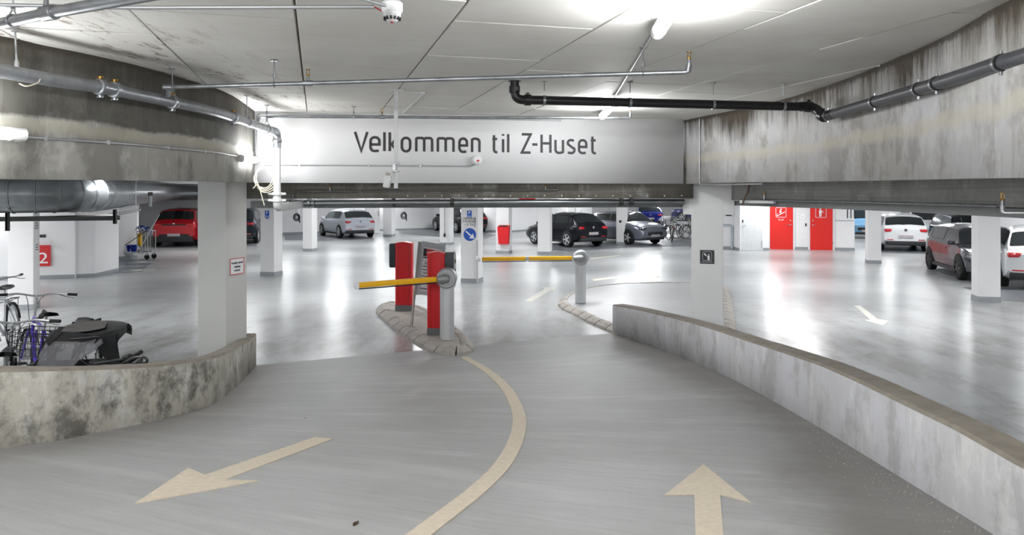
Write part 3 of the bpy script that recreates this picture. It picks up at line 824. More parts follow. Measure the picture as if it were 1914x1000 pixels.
    MB().lathe([(.055, -h2-.012), (.055, -h2+.03)], (0, 0, belt-.07), 'X', 16).build('badge', CHROME, root, smooth=True)
    m = MB(); m.box((h2-.02, 0, .52), (.07, hw(h2)*1.25, .15), bev=.03); m.box((h2-.04, 0, .30), (.1, hw(h2)*1.5, .12), bev=.03); m.build('grille', dark, root, smooth=True)
    MB().box((h2-.035, 0, hood-.28), (.05, hw(h2)*1.3, .018)).build('grille_bar', CHROME, root)
    MB().tube([(xr1+.25, 0, H+.0), (xr1+.12, 0, H+.14)], .005, 6).build('antenna', RUB, root)
    m = MB(); m.box((xr0+.06, .05, belt+.14), (.02, .36, .018), rot=Matrix.Rotation(.15, 3, 'X')); m.build('rear_wiper', RUB, root)
    root.location = (pos[0], pos[1], 0); root.rotation_euler = (0, 0, ang)
    return root
PH = Vector((-.55, .84, 0))
def car_rear(px, py, head, L):     # place by the ground point below the middle of the rear axle
    p = fl(px, py); return p+Vector(head).normalized()*(L/2-.74)
car('car', 'white five-door hatchback parked by the far white wall', car_rear(664, 444, PH, 4.28), PH, '#c9ced8', L=4.28, W=1.79, H=1.47, kind='pale', metallic=.25)
car('car', 'black hatchback with red tail lamps parked behind slim white columns', car_rear(1089, 460.5, PH, 4.06), PH, '#11141b', L=4.06, W=1.75, H=1.46, wheel='alloy')
hc3 = (.55, -.84, 0)
fc3 = fl(1200, 456); car('car', 'silver grey hatchback facing the camera beside the bicycles', fc3-Vector(hc3).normalized()*(2.0-.86), hc3, '#868893', L=4.0, W=1.75, H=1.48, hood=.88, belt=.98, nose=.95, front_dark=True, metallic=.5, cladding=True)
car('car', 'red electric SUV with black roof seen from behind at left', car_rear(334, 459.5, (-.16, .98, 0), 4.5), (-.16, .98, 0), '#b21620', L=4.5, W=1.85, H=1.64, belt=1.05, hood=.95, kind='suv', roof='#1d1f24', cladding=True, metallic=.3)
car('car', 'dark SUV tail just right of the tall left column', car_rear(444, 455, (-.2, .98, 0), 4.4), (-.2, .98, 0), '#1c232c', L=4.4, W=1.82, H=1.6, belt=1.02, hood=.95, kind='suv')
car('car', 'dark grey estate hidden behind the arrow sign column', car_rear(878, 434.5, (-.5, .86, 0), 4.5), (-.5, .86, 0), '#25282d', L=4.5, W=1.8, H=1.5, kind='estate')
hi = Vector((.33, .944, 0))
car('car', 'white hatchback with red tail lamps seen from behind at right', car_rear(1687, 468, hi, 4.03), hi, '#dfe1e3', L=4.03, W=1.74, H=1.47, metallic=.05)
hm = Vector((-.27, -.963, 0)); pm_ = (fl(1747, 504)+fl(1799, 523))/2; sd = Vector((hm.y, -hm.x, 0))
car('car', 'dark grey people carrier with black wheels behind the large right column', pm_-Vector((-.963, .27, 0))*.78, hm, '#3a3a42', L=4.4, W=1.79, H=1.43, belt=.92, hood=.82, nose=.95, wheel='black', metallic=.45, rough=.2, kind='estate', rt=.4)
car('car', 'dark blue estate parked one bay beyond the dark grey people carrier', Vector((18.96, 30.5, 0)), hm, '#232836', L=4.6, W=1.82, H=1.47, nose=1.2, metallic=.6, rough=.14, kind='estate', rt=.4)
car('car', 'white car rear cut off by the right edge of the picture', car_rear(1931, 541, (.52, .85, 0), 4.3)+Vector((.42, .2, 0)), (.52, .85, 0), '#dcdfe1', L=4.3, W=1.8, H=1.5, metallic=.05)
car('car', 'light blue small car glimpsed between red doors wall and white column', Vector((18.65, 38.6, 0)), (-.38, -.92, 0), '#6f9fc4', L=3.9, W=1.7, H=1.5, metallic=.3)
car('car', 'white car facing forward behind the white hatchback at right', Vector((20.6, 36.6, 0)), hm, '#e6e8ea', L=4.2, W=1.78, H=1.5, metallic=.05)
car('car', 'bright blue car rear far behind the silver grey hatchback', car_rear(1214, 424, (.1, .99, 0), 4.3), (.1, .99, 0), '#16247e', L=4.3, W=1.8, H=1.5, metallic=.4)
car('car', 'dull blue car seen side on far behind the bicycles', Vector((15.5, 60.5, 0)), (-.97, .2, 0), '#3a3d60', L=4.5, W=1.8, H=1.6, belt=1.0, hood=.98, kind='suv')

# ================================================================== BICYCLES
def bike(label, pos, head, frame_c, R=.34, step=False, basket=False, rack=True, lean=6, bar='flat', fork_c=None, saddle_h=.95, bar_h=1.08, group=None, seatc=BLK, post_light=False, guard=True):
    root = thing('bicycle', label, 'bicycle', (0, 0, 0), group)
    fm = plain('bike_paint_'+frame_c.strip('#'), frame_c, .3, .2, coat=.4); head = Vector(head).normalized()
    wb = 1.06; A = Vector((-.44, 0, R)); B = Vector((-.44+wb, 0, R)); bb = Vector((0, 0, .28)); st = Vector((-.17, 0, .78)); ht = Vector((.40, 0, .86)); hb = Vector((.44, 0, .70))
    for c in (A, B):
        m = MB(); n = 30; pr = [(R-.0+.018*math.cos(a), .018*math.sin(a)) for a in [2*math.pi*k/8 for k in range(8)]]
        m.lathe(pr, c, 'Y', n, closed=True); t = m.build('wheel', RUB, root, smooth=True)
        m = MB(); m.lathe([(R-.035, -.010), (R-.02, -.010), (R-.02, .010), (R-.035, .010)], c, 'Y', n, closed=True); m.build('rim', ALU, t, smooth=True)
        m = MB()
        for k in range(20):
            a = 2*math.pi*k/20; s_ = .02 if k % 2 else -.02
            m.tube([c+Vector((0, s_, 0)), c+Vector((math.cos(a)*(R-.03), 0, math.sin(a)*(R-.03)))], .0015, 3, caps=False)
        m.cyl(c+Vector((0, -.05, 0)), c+Vector((0, .05, 0)), .022, 8)
        m.build('spokes', ALU, t)
        if guard:
            m = MB(); rows = []
            for k in range(13):
                a = R_(20+k*12.5) if c is A else R_(25+k*9.5); q = R+.03
                rows.append([c+Vector((math.cos(a)*(q-.01), -.03, math.sin(a)*(q-.01))), c+Vector((math.cos(a)*q, 0, math.sin(a)*q)), c+Vector((math.cos(a)*(q-.01), .03, math.sin(a)*(q-.01)))])
            m.grid(rows); m.build('mudguard', BLK, root, smooth=True)
    m = MB(); r = .017
    if step:
        m.tube(crom([ht, (.2, 0, .55), bb+Vector((.02, 0, .04))], 4), .022, 8); m.tube([bb, st+Vector((-.01, 0, 0))], r, 8); m.tube(crom([hb, (.24, 0, .46), bb], 4), .02, 8)
    else:
        m.tube([ht, st], r, 8); m.tube([hb, bb], .02, 8); m.tube([bb, st], r, 8)
    m.tube([ht, hb], .02, 8)
    for s_ in (-1, 1):
        m.tube([bb+Vector((0, s_*.03, 0)), A+Vector((0, s_*.06, 0))], .010, 6); m.tube([st+Vector((0, s_*.012, 0)), A+Vector((0, s_*.06, 0))], .009, 6)
    m.build('frame', fm, root, smooth=True)
    ff = plain('bike_paint_'+(fork_c or frame_c).strip('#'), fork_c or frame_c, .3, .2, coat=.4); m = MB()
    for s_ in (-1, 1): m.tube(crom([hb+Vector((0, s_*.04, 0)), Vector((.5, s_*.055, .5)), B+Vector((0, s_*.055, 0))], 3), .012, 6)
    m.build('fork', ff, root, smooth=True)
    m = MB(); m.tube([ht, (.385, 0, bar_h-.06)], .014, 8); m.tube([(.385, 0, bar_h-.06), (.45, 0, bar_h-.03)], .015, 8)
    if bar == 'flat': m.tube(crom([(.33, .31, bar_h), (.42, .18, bar_h), (.45, 0, bar_h-.03), (.42, -.18, bar_h), (.33, -.31, bar_h)], 4), .011, 8)
    else: m.tube(crom([(.12, .28, bar_h+.02), (.3, .27, bar_h+.02), (.43, .15, bar_h+.02), (.45, 0, bar_h-.03), (.43, -.15, bar_h+.02), (.3, -.27, bar_h+.02), (.12, -.28, bar_h+.02)], 4), .011, 8)
    hbm = m.build('handlebar', ALU, root, smooth=True)
    gx = (.33, .12)[bar != 'flat']; gz = bar_h+(0 if bar == 'flat' else .02)
    for s_ in (-1, 1):
        yy = .31 if bar == 'flat' else .28
        m = MB(); d = Vector((-.05, s_*.09, 0)) if bar == 'flat' else Vector((-.12, s_*.005, 0))
        m.tube([Vector((gx, s_*yy, gz)), Vector((gx, s_*yy, gz))+d], .017, 8); m.build('grip', RUB, hbm, smooth=True)
        m = MB(); m.tube([(gx+.06, s_*(yy-.08), gz-.01), (gx+.08, s_*(yy+.02), gz-.04), (gx+.05, s_*(yy+.08), gz-.05)], .006, 5); m.build('brake_lever', ALU, hbm)
    m = MB(); m.tube(crom([(.43, .12, bar_h), (.55, .06, bar_h-.1), (.5, .03, .8), (.42, .03, .72)], 4), .004, 4); m.tube(crom([(.43, -.12, bar_h), (.56, -.05, bar_h-.12), (.5, -.03, .8)], 4), .004, 4)
    m.build('brake_cable', RUB, root)
    m = MB(); m.tube([st, st+(st-bb).normalized()*(saddle_h-.8)], .013, 8); m.build('seat_post', ALU, root, smooth=True)
    c = st+(st-bb).normalized()*(saddle_h-.8)+Vector((.02, 0, .02)); m = MB(); rows = []
    for k in range(9):
        t = k/8; x = c.x-.14+t*.29; hwid = .085*(1-t)**.9+.016; zz = c.z+.03-.02*math.sin(t*math.pi)
        rows.append([(x, -hwid, zz-.03), (x, -hwid*.8, zz), (x, 0, zz+.012), (x, hwid*.8, zz), (x, hwid, zz-.03), (x, 0, zz-.035)])
    V = m.grid([r_+[r_[0]] for r_ in rows]); m.build('saddle', seatc, root, smooth=True)
    m = MB(); m.lathe([(.085, .045), (.085, .055)], bb, 'Y', 20); m.build('chainring', ALU, root)
    for s_, a in ((1, .6), (-1, .6+math.pi)):
        e = bb+Vector((math.cos(a)*.16, s_*.08, math.sin(a)*.16)); m = MB(); m.tube([bb+Vector((0, s_*.06, 0)), e], .009, 6); cr = m.build('crank', ALU, root)
        MB().box(e+Vector((0, s_*.05, 0)), (.09, .09, .022)).build('pedal', BLK, cr)
    if rack:
        m = MB(); z = R+.40
        for s_ in (-1, 1): m.tube([(-.1, s_*.04, z), (-.68, s_*.06, z), (-.70, s_*.05, z)], .006, 5); m.tube([(-.6, s_*.06, z), A+Vector((0, s_*.07, 0))], .005, 5)
        for x in (-.2, -.4, -.6, -.69): m.tube([(x, -.06, z), (x, .06, z)], .005, 5)
        m.build('luggage_rack', BLK, root)
    if post_light: MB().box((-.715, 0, R+.36), (.03, .09, .05), bev=.01).build('rear_lamp', plain('rear_lamp_red', '#c8141c', .2, var=.05), root)
    if basket:
        m = MB(); x0, x1, y, z0, z1 = .50, .84, .17, .80, 1.02
        for z in (z0, z0+.06, z0+.12, z0+.18, z1): m.tube([(x0, -y, z), (x1, -y, z), (x1, y, z), (x0, y, z), (x0, -y, z)], .004, 4)
        for k in range(8):
            u = k/7
            for q in (-y, y): m.tube([(x0+(x1-x0)*u, q, z0), (x0+(x1-x0)*u, q, z1)], .003, 4)
            for q in (x0, x1): m.tube([(q, -y+2*y*u, z0), (q, -y+2*y*u, z1)], .003, 4)
            m.tube([(x0+(x1-x0)*u, -y, z0), (x0+(x1-x0)*u, y, z0)], .003, 4)
        m.build('wire_basket', BLK, root)
    root.location = (pos[0], pos[1], 0); root.rotation_euler = (R_(lean), 0, math.atan2(head.y, head.x))
    return root
# near left, beyond the curved parapet
bike('purple bicycle with upright handlebar and bell among the bikes at far left', (-5.5, 8.4, 0), (-.68, .73, 0), '#4a2fb0', lean=5, bar_h=1.14, saddle_h=.98, fork_c='#4a2fb0')
bike('dark bicycle with wide black saddle and wire basket beside the purple bicycle', (-4.75, 7.75, 0), (.12, -.99, 0), '#23252b', lean=-4, basket=True, bar='swept', bar_h=1.0, saddle_h=.94)
bike('black bicycle cut by the left picture edge, saddle nearest the parapet', (-4.72, 6.75, 0), (-.5, .86, 0), '#1b1c1f', lean=3, saddle_h=.9, bar_h=1.1)
bike('silver bicycle standing furthest back at the left picture edge', (-7.35, 10.6, 0), (.35, -.94, 0), '#c9ccd0', lean=4, bar='swept', bar_h=1.12)
bike('blue bicycle leaning behind the black bicycle at the left picture edge', (-6.35, 7.7, 0), (-.5, .86, 0), '#28529a', lean=-5, bar_h=1.2, saddle_h=1.0)
# far bicycles beside the silver grey car
def fb(px, py, head, c, label, **kw): p = fl(px, py); bike(label, (p.x, p.y, 0), head, c, group='bicycles in the far rack', **kw)
fb(1240, 447, (.2, -.98, 0), '#1a1b1d', 'black bicycle with white front crate right beside the silver grey car', basket=True, lean=3)
fb(1256, 451, (.25, .97, 0), '#e9eaea', 'white step-through bicycle with red rear lamp in the far rack', step=True, post_light=True, lean=8, bar='swept')
fb(1270, 446, (-.8, .6, 0), '#dfe0e0', 'pale bicycle leaning in the middle of the far rack', lean=6)
fb(1262, 444, (.5, .86, 0), '#202124', 'black bicycle tangled between the two pale ones in the far rack', lean=-4, bar='swept')
fb(1288, 446, (-.9, .43, 0), '#e6e6e6', 'white bicycle with a child seat nearest the camera notice column', lean=4, post_light=True, step=True)
fb(1300, 447, (-.7, .7, 0), '#2a2b2e', 'black bicycle half hidden by the camera notice column', lean=4, post_light=True)
p = fl(1238, 446); ob = thing('bicycle_crate', 'white plastic crate on the black bicycle in the far rack', 'crate', (p.x+.1, p.y-.55, .9))
M = Matrix.Translation((p.x+.1, p.y-.55, .9)); m = MB(M); m.box((0, 0, .01), (.42, .34, .02))
for sx, sy, dx, dy in ((.2, 0, .02, .34), (-.2, 0, .02, .34), (0, .16, .42, .02), (0, -.16, .42, .02)): m.box((sx, sy, .14), (dx, dy, .26))
m.build('shell', SIGNW, ob)

# cargo bicycle with rain canopy behind the left parapet
def cargo():
    root = thing('cargo_bicycle', 'cargo bicycle with black rain canopy and clear windows behind the left parapet', 'cargo bicycle', (0, 0, 0))
    cloth = plain('black_canopy_cloth', '#0d0e11', .6, var=.2); grey = plain('grey_mesh_cloth', '#5c5a57', .75, var=.1, scale=20)
    film = NT('clear_foil'); film.b.inputs['Base Color'].default_value = (.25, .25, .27, 1); film.b.inputs['Roughness'].default_value = .08
    film.b.inputs['Alpha'].default_value = .55; film.bump(film.noise(film.coord('Object', (1, 3, 1)), 6, 4), .6, .03); fm = film.m
    Dn, Df = 6.95, 7.55                       # near and far edge of the box
    def n(px, py, d=Dn): return at(px, py, d)
    def both(pts, dn=Dn, df=Df): return [n(x, y, dn) for x, y in pts], [n(CX+(x-CX)*dn/df, HY+(y-HY)*dn/df, df) for x, y in pts]
    # roof of the canopy: top sheet with a mesh panel
    T = [(140, 600), (222, 599), (241, 603), (238, 616), (222, 632)]
    def sheet(a, b, k=6, sag=.02):
        rows = []
        for i in range(len(a)):
            rows.append([a[i].lerp(b[i], j/k)-Vector((0, 0, sag*math.sin(math.pi*j/k))) for j in range(k+1)])
        return rows
    top_a = crom([n(95, 632), n(118, 618), n(140, 608), n(190, 606), n(228, 609), n(240, 616)], 4)
    off_ = n(150, 600, Df)-n(140, 608)
    off_ = Vector((.12, .62, .0))
    lo_ = crom([n(92, 640), n(112, 634), n(145, 640), n(178, 634), n(210, 622), n(236, 613)], 4)
    hi_ = crom([n(108, 622, Dn+.35), n(126, 609, Dn+.5), n(150, 600.5, Dn+.55), n(185, 599, Dn+.55), n(222, 600, Dn+.5), n(241, 605, Dn+.2)], 4)
    rows = [[a_.lerp(b_, j/6)+Vector((0, 0, .02*math.sin(math.pi*j/6))) for j in range(7)] for a_, b_ in zip(lo_, hi_)]
    m = MB(); m.grid(rows); m.grid([[p, p+Vector((-.05, .15, -.05)), p+Vector((-.1, .25, -.16))] for p in hi_]); bmesh.ops.remove_doubles(m.bm, verts=m.bm.verts, dist=.001)
    m.build('canopy_roof', cloth, root, smooth=True)
    m = MB(); m.grid([[r_[2].lerp(r_[5], q/4)+Vector((0, -.02, .014)) for q in range(5)] for r_ in rows[4:-6]]); m.build('mesh_panel', grey, root, smooth=True, label='grey mesh panel')
    # side cloth, rear leg flap
    def side(pts, nm, mat, d=Dn, th=.012, lab=None):
        m = MB(); P = [n(x, y, d) for x, y in pts]; fr = [m._v(p) for p in P]; m.bm.faces.new(fr)
        bmesh.ops.triangulate(m.bm, faces=list(m.bm.faces)); bmesh.ops.subdivide_edges(m.bm, edges=list(m.bm.edges), cuts=2, use_grid_fill=True)
        for v in m.bm.verts: v.co.y += .035*math.sin(v.co.x*9+v.co.z*7)
        bmesh.ops.solidify(m.bm, geom=list(m.bm.faces), thickness=th)
        return m.build(nm, mat, root, smooth=True, label=lab)
    side([(92, 634), (118, 620), (175, 628), (222, 614), (238, 610), (240, 618), (226, 634), (218, 650), (170, 640), (130, 642)], 'side_band', cloth)
    side([(170, 636), (222, 622), (219, 642), (216, 660), (226, 690), (205, 690), (196, 668), (184, 652)], 'rear_panel', cloth, Dn-.01)
    side([(92, 636), (150, 640), (178, 634), (168, 650), (140, 668), (118, 705), (44, 705)], 'clear_window', fm, Dn-.02, .004, lab='clear foil window')
    side([(168, 648), (192, 632), (194, 641), (150, 672), (130, 700), (120, 700), (140, 668)], 'window_roll', fm, Dn-.05, .03, lab='rolled clear foil')
    side([(90, 634), (110, 612), (116, 622), (96, 645)], 'front_flap', cloth, Dn-.03)
    # frame hoops
    for o in (Vector((0, 0, -.02)), Vector((-.15, .5, -.06))):
        m = MB(); m.tube(crom([n(46, 705)+o, n(92, 642)+o, n(118, 632)+o, n(225, 622)+o], 4), .010, 6)
        m.build('canopy_hoop', BLK, root, smooth=True)
    # wooden tub and wheels
    c = n(110, 740); c.z = .48; M = Matrix.Translation((c.x, c.y+.3, 0)) @ Matrix.Rotation(R_(10), 4, 'Z')
    m = MB(M); m.box((0, 0, .3), (1.0, .6, .03))
    for x, y, dx, dy in ((-.5, 0, .03, .6), (.5, 0, .03, .6), (0, .3, 1.0, .03), (0, -.3, 1.0, .03)): m.box((x, y, .46), (dx, dy, .34))
    m.build('cargo_box', plain('black_tub', '#202124', .5), root)
    for x, y, r in ((-.9, 0, .24), (1.15, 0, .26)):
        m = MB(M); m.lathe([(r+.02*math.cos(a), .02*math.sin(a)) for a in [2*math.pi*k/8 for k in range(8)]], (x, y, r+.02), 'Y', 26, closed=True); t = m.build('wheel', RUB, root, smooth=True)
        m = MB(M)
        for k in range(16):
            a = 2*math.pi*k/16; m.tube([(x, 0, r+.02), (x+math.cos(a)*r, 0, r+.02+math.sin(a)*r)], .002, 3, caps=False)
        m.lathe([(r-.03, -.01), (r-.015, -.01), (r-.015, .01), (r-.03, .01)], (x, y, r+.02), 'Y', 26, closed=True); m.build('spokes', ALU, t)
    m = MB(M); m.tube([(-.9, 0, .26), (-.55, 0, .3), (.55, 0, .3), (.8, 0, .35), (1.15, 0, .28)], .022, 8); m.tube([(.8, 0, .35), (.76, 0, .5)], .018, 8); m.tube([(.55, 0, .3), (.58, 0, .5)], .018, 8)
    m.build('frame', BLK, root, smooth=True)
    # handlebar with grips and lever, seen right of the canopy
    g = n(236, 672, 6.6); m = MB()
    m.tube(crom([n(176, 680, 6.7), n(200, 676, 6.65), n(230, 671, 6.5), n(252, 667, 6.45)], 4), .011, 8); m.tube([n(205, 676, 6.65), n(196, 705, 6.7)], .014, 8)
    hb = m.build('handlebar', BLK, root, smooth=True)
    MB().tube([n(240, 670, 6.48), n(264, 658, 6.38)], .019, 10).build('grip', RUB, hb, smooth=True)
    MB().tube([n(232, 668, 6.5), n(243, 666, 6.42)], [.02, .024], 8).build('brake_clamp', BLK, hb, smooth=True)
    m = MB(); m.tube(crom([n(236, 676, 6.45), n(252, 668, 6.35), n(270, 668, 6.3), n(275, 676, 6.3), n(262, 681, 6.32), n(238, 681, 6.4)], 4), .012, 6); m.build('mirror_arm', BLK, hb, smooth=True)
    m = MB(); m.tube(crom([n(150, 672, 6.75), n(170, 684, 6.7), n(200, 686, 6.7), n(226, 680, 6.5), n(238, 676, 6.45)], 4), .005, 5); m.tube(crom([n(178, 660, 6.75), n(184, 680, 6.7), n(210, 690, 6.6), n(236, 672, 6.45)], 4), .005, 5)
    m.build('brake_cable', RUB, hb)
    o = MB(Matrix.Translation(n(183, 682, 6.75))); o.box((0, 0, 0), (.12, .1, .1), bev=.02); o.build('control_box', BLK, hb)
    return root
cargo()

# ================================================================== KERB ISLANDS
def kerb_island(name, label, outer, closed_pts, h=.11, stone=.44, width=.2, visible=None, fillmat=ISL):
    root = thing(name, label, 'traffic island', Vector((sum(p.x for p in closed_pts)/len(closed_pts), sum(p.y for p in closed_pts)/len(closed_pts), 0)))
    C = Vector((root.location.x, root.location.y, 0))
    n = len(closed_pts); area_ = sum(closed_pts[i].x*closed_pts[(i+1) % n].y-closed_pts[(i+1) % n].x*closed_pts[i].y for i in range(n))
    P = closed_pts if area_ > 0 else closed_pts[::-1]
    # offset inward
    def inset(P, d):
        out = []
        for i in range(len(P)):
            a = (P[i]-P[i-1]).normalized(); b = (P[(i+1) % len(P)]-P[i]).normalized(); t = (a+b).normalized()
            out.append(P[i]+Vector((-t.y, t.x, 0))*d)
        return out
    I = inset(P, width*.92)
    zf = lambda x, y: rz(x, y)
    MB().prism([tuple(p[:2]) for p in I], 0, lambda x, y: h-.012+rz(x, y)*.8).build('mortar_bed', fillmat, root)
    loop = P+[P[0]]
    L = [0]
    for a, b in zip(loop, loop[1:]): L.append(L[-1]+(b-a).length)
    tot = L[-1]; ns = max(6, round(tot/stone))
    def pt(d):
        d = d % tot; k = 0
        while k < len(L)-2 and L[k+1] < d: k += 1
        t = (d-L[k])/max(1e-9, L[k+1]-L[k]); p = loop[k].lerp(loop[k+1], t); return p
    def nrm(d):
        t = (pt(d+.12)-pt(d-.12)).normalized(); return Vector((-t.y, t.x, 0))
    for i in range(ns):
        a, b = tot*i/ns+.017, tot*(i+1)/ns-.017; m = MB(); rows = []; dz = random.uniform(-.004, .004)
        for k in range(4):
            d = a+(b-a)*k/3; p = pt(d); q = nrm(d); z = rz(p.x, p.y)
            rows.append([p+Vector((0, 0, z*.6)), p+q*.012+Vector((0, 0, .04+z)), p+q*width*.45+Vector((0, 0, h*.86+z+dz)), p+q*width*.62+Vector((0, 0, h+z+dz)), p+q*width+Vector((0, 0, h+z+dz)), p+q*width+Vector((0, 0, 0))])
        V = m.grid(rows)
        m.bm.faces.new(V[0]); m.bm.faces.new(V[-1][::-1])
        m.build('kerb_stone', KERB, root, smooth=False)
    return root
i1 = [(702, 585), (704, 577), (716, 572), (738, 570.5), (770, 573), (800, 583), (828, 598), (850, 612), (872, 630), (884, 644), (887, 654), (880, 662), (865, 666.5), (845, 667), (828, 664), (807, 659), (782, 646), (760, 631), (736, 615), (715, 598)]
IS1 = kerb_island('kerbed_island', 'kerbed teardrop island carrying the two red terminals', None, [fl(*p) for p in i1])
i2 = [(1042, 571), (1047, 562), (1058, 554), (1078, 546), (1110, 540), (1160, 535), (1230, 533), (1300, 534), (1352, 537), (1362, 542), (1369, 566), (1376, 614), (1377, 625), (1290, 655), (1200, 640), (1145, 623.5), (1130, 617), (1101, 605), (1069, 588), (1051, 580)]
IS2 = kerb_island('kerbed_island', 'wide kerbed island at the end of the right parapet', None, [fl(*p) for p in i2], h=.10, width=.19, fillmat=plain('island_grey_screed', '#abacad', .42, var=.06, scale=2))

# ================================================================== BARRIERS, TERMINALS
KZ = .1
def barrier(label, px, by, hub_y, arm_to, arm_segs, arm_r):
    base = fl(px, by, KZ); c = Vector((base.x, base.y+.1, KZ)); hz = EYE-(hub_y-HY)/FPX*(c.y-.13)
    root = thing('barrier', label, 'barrier', c)
    seg = 28; pr = []
    m = MB()
    # post: rounded profile with three shallow flutes
    prof = []
    for k in range(seg):
        a = 2*math.pi*k/seg; r = .104+.006*math.cos(6*a); prof.append((c.x+math.cos(a)*r, c.y+math.sin(a)*r))
    m.prism(prof, KZ, hz-.05); m.build('post', plain('barrier_post_white_metal', '#c9cbcd', .35, .35, var=.03), root, smooth=True, angle=60)
    dv = Vector((0, -1, 0))
    a = c+Vector((0, 0, 0)); hub = Vector((c.x, c.y-.10, hz))
    d = (Vector(arm_to)-hub); d.y = min(d.y, d.y); dn = d.normalized()
    m = MB(); m.lathe([(.05, .12), (.135, .12), (.152, .105), (.155, .09), (.155, -.09), (.152, -.105), (.135, -.12), (.05, -.12)], (c.x, c.y-.02, hz), 'Y', 32)
    H_ = m.build('hub', plain('hub_grey_cast', '#a3a5a8', .35, .45, var=.04), root, smooth=True)
    m = MB(); m.lathe([(.085, -.005), (.09, -.02), (.085, -.03)], (c.x-.0, c.y-.135, hz), 'Y', 24); m.build('hub_ring', CHROME, H_, smooth=True)
    arm0 = Vector((c.x, c.y-.19, hz)); arm1 = Vector(arm_to); u = (arm1-arm0).normalized()
    m = MB(); m.tube([arm0-u*.03, arm0+u*.06, arm0+u*.16], [.062, .07, .05], 14); m.cyl((c.x, c.y-.12, hz), (c.x, c.y-.2, hz), .05, 14); m.build('arm_clamp', plain('clamp_grey', '#8f9090', .45, .4), root, smooth=True)
    tot = (arm1-arm0).length; s0 = .16; n = arm_segs; ln = (tot-s0-.06)/n
    side_ = Vector((-u.y, u.x, 0)).normalized(); upv = u.cross(side_)*-1
    if upv.z < 0: upv = -upv
    Rm = Matrix((u, side_, upv)).transposed()
    for k in range(n):
        c0 = arm0+u*(s0+ln*k+ln/2); w_ = ln-(.05 if n > 1 else 0)
        m = MB(); m.box(c0+upv*.01, (w_, .05, arm_r*1.75), rot=Rm, bev=.016); m.build('arm_section', YEL, root, smooth=True)
        m = MB(); m.box(c0-upv*(arm_r*.98), (w_, .035, .014), rot=Rm); m.build('rubber_edge', RUB, root)
        if k < n-1:
            m = MB(); m.box(arm0+u*(s0+ln*(k+1)), (.07, .06, arm_r*1.9), rot=Rm, bev=.008); m.build('arm_joint', ALU, root)
    m = MB(); m.box(arm1-u*.03, (.06, .052, arm_r*1.8), rot=Rm, bev=.012); m.build('arm_end_cap', SIGNW, root, smooth=True)
    return root, hz
b1 = at(663, 534.8, 10.3)
barrier('barrier with short yellow arm on the island, nearest to the ramp', 834.5, 636, 521, b1, 1, .045)
D2 = FPX*(EYE-KZ)/(568-HY)
barrier('barrier with long jointed yellow arm in the exit lane at right', 1086, 567, 482.5, at(893, 485.3, D2-.05), 2, .045)
e = fl(892, 530); r = thing('barrier_arm_rest', 'thin grey rest post in front of the arrow sign column', 'post', (e.x, e.y, 0))
MB(Matrix.Translation((e.x, e.y-.02, 0))).box((0, 0, .56), (.045, .04, 1.12), bev=.006).build('post', plain('rest_post_grey', '#b9bbbc', .4), r)
MB(Matrix.Translation((e.x, e.y-.02, 0))).box((.0, -.03, .665), (.06, .05, .10), bev=.01).build('cradle', SIGNW, r)

def terminal(label, pl, pr, by, ty, box_side, bx0, bx1, byt, byb):
    D = FPX*(EYE-KZ)/(by-HY); w = (pr-pl)/FPX*D; X = ((pl+pr)/2-CX)/FPX*D; zt = EYE+(HY-ty)/FPX*D
    root = thing('ticket_terminal', label, 'terminal', (X, D+.12, KZ)); M = Matrix.Translation((X, D+.14, 0)) @ Matrix.Rotation(R_(-4), 4, 'Z')
    dp = .2; prof = []
    w *= .96
    for (sx, sy, a0) in ((1, 1, 0), (-1, 1, 90), (-1, -1, 180), (1, -1, 270)):
        for k in range(5):
            a = R_(a0+k*22.5); prof.append((sx*(w/2-.045)+.045*math.cos(a), sy*(dp/2-.045)+.045*math.sin(a)))
    MB(M).prism(prof, KZ+.1, zt-.03).build('housing', RED, root, smooth=True, angle=50)
    m = MB(M); m.prism([(x*1.03, y*1.03) for x, y in prof], KZ, KZ+.11); m.build('base', plain('terminal_base_grey', '#6a6c6e', .5), root, smooth=True, angle=50)
    m = MB(M); rows = []
    for k in range(11):
        x = -w/2-.008+(w+.016)*k/10; z = zt-.03+.03*math.sin(math.pi*k/10)
        rows.append([(x, -dp/2-.008, zt-.035), (x, -dp/2-.008, z), (x, dp/2+.008, z), (x, dp/2+.008, zt-.035)])
    V = m.grid(rows); m.bm.faces.new(V[0]); m.bm.faces.new(V[-1]); m.build('top_cap', RED, root, smooth=True)
    for xx in (-w/2+.06, w/2-.06): MB(M).box((xx, -dp/2-.001, (zt+KZ)/2+.02), (.004, .004, zt-KZ-.2)).build('front_seam', plain('dark_red_seam', '#7c060d', .5), root)
    zb_, zt_ = EYE+(HY-byb)/FPX*D, EYE+(HY-byt)/FPX*D; ww = (bx1-bx0)/FPX*D; xc = ((bx0+bx1)/2-CX)/FPX*D-X
    bx = MB(M); bx.box((xc, .02, (zb_+zt_)/2), (ww, .2, zt_-zb_), bev=.012)
    B = bx.build('reader_box', plain('anthracite_box', '#2b3036', .4, .2), root, smooth=True)
    sx = -1 if box_side < 0 else 1
    f = MB(M); f.box((xc+sx*(ww/2+.006), .02, (zb_+zt_)/2), (.012, .17, zt_-zb_-.05), bev=.003); f.build('reader_face', plain('reader_face_grey', '#a8abad' if sx < 0 else '#565b60', .3, .4), B)
    for k, zz in enumerate((.75, .5, .25)):
        g = MB(M); g.box((xc+sx*(ww/2+.014), .02, zb_+(zt_-zb_)*zz), (.01, .1, .06 if k != 1 else .03)); g.build('reader_slot', BLK, B)
    return root
terminal('red terminal pillar standing behind, dark reader box on its left side', 737, 771, 582, 452.5, -1, 727, 748, 456, 501)
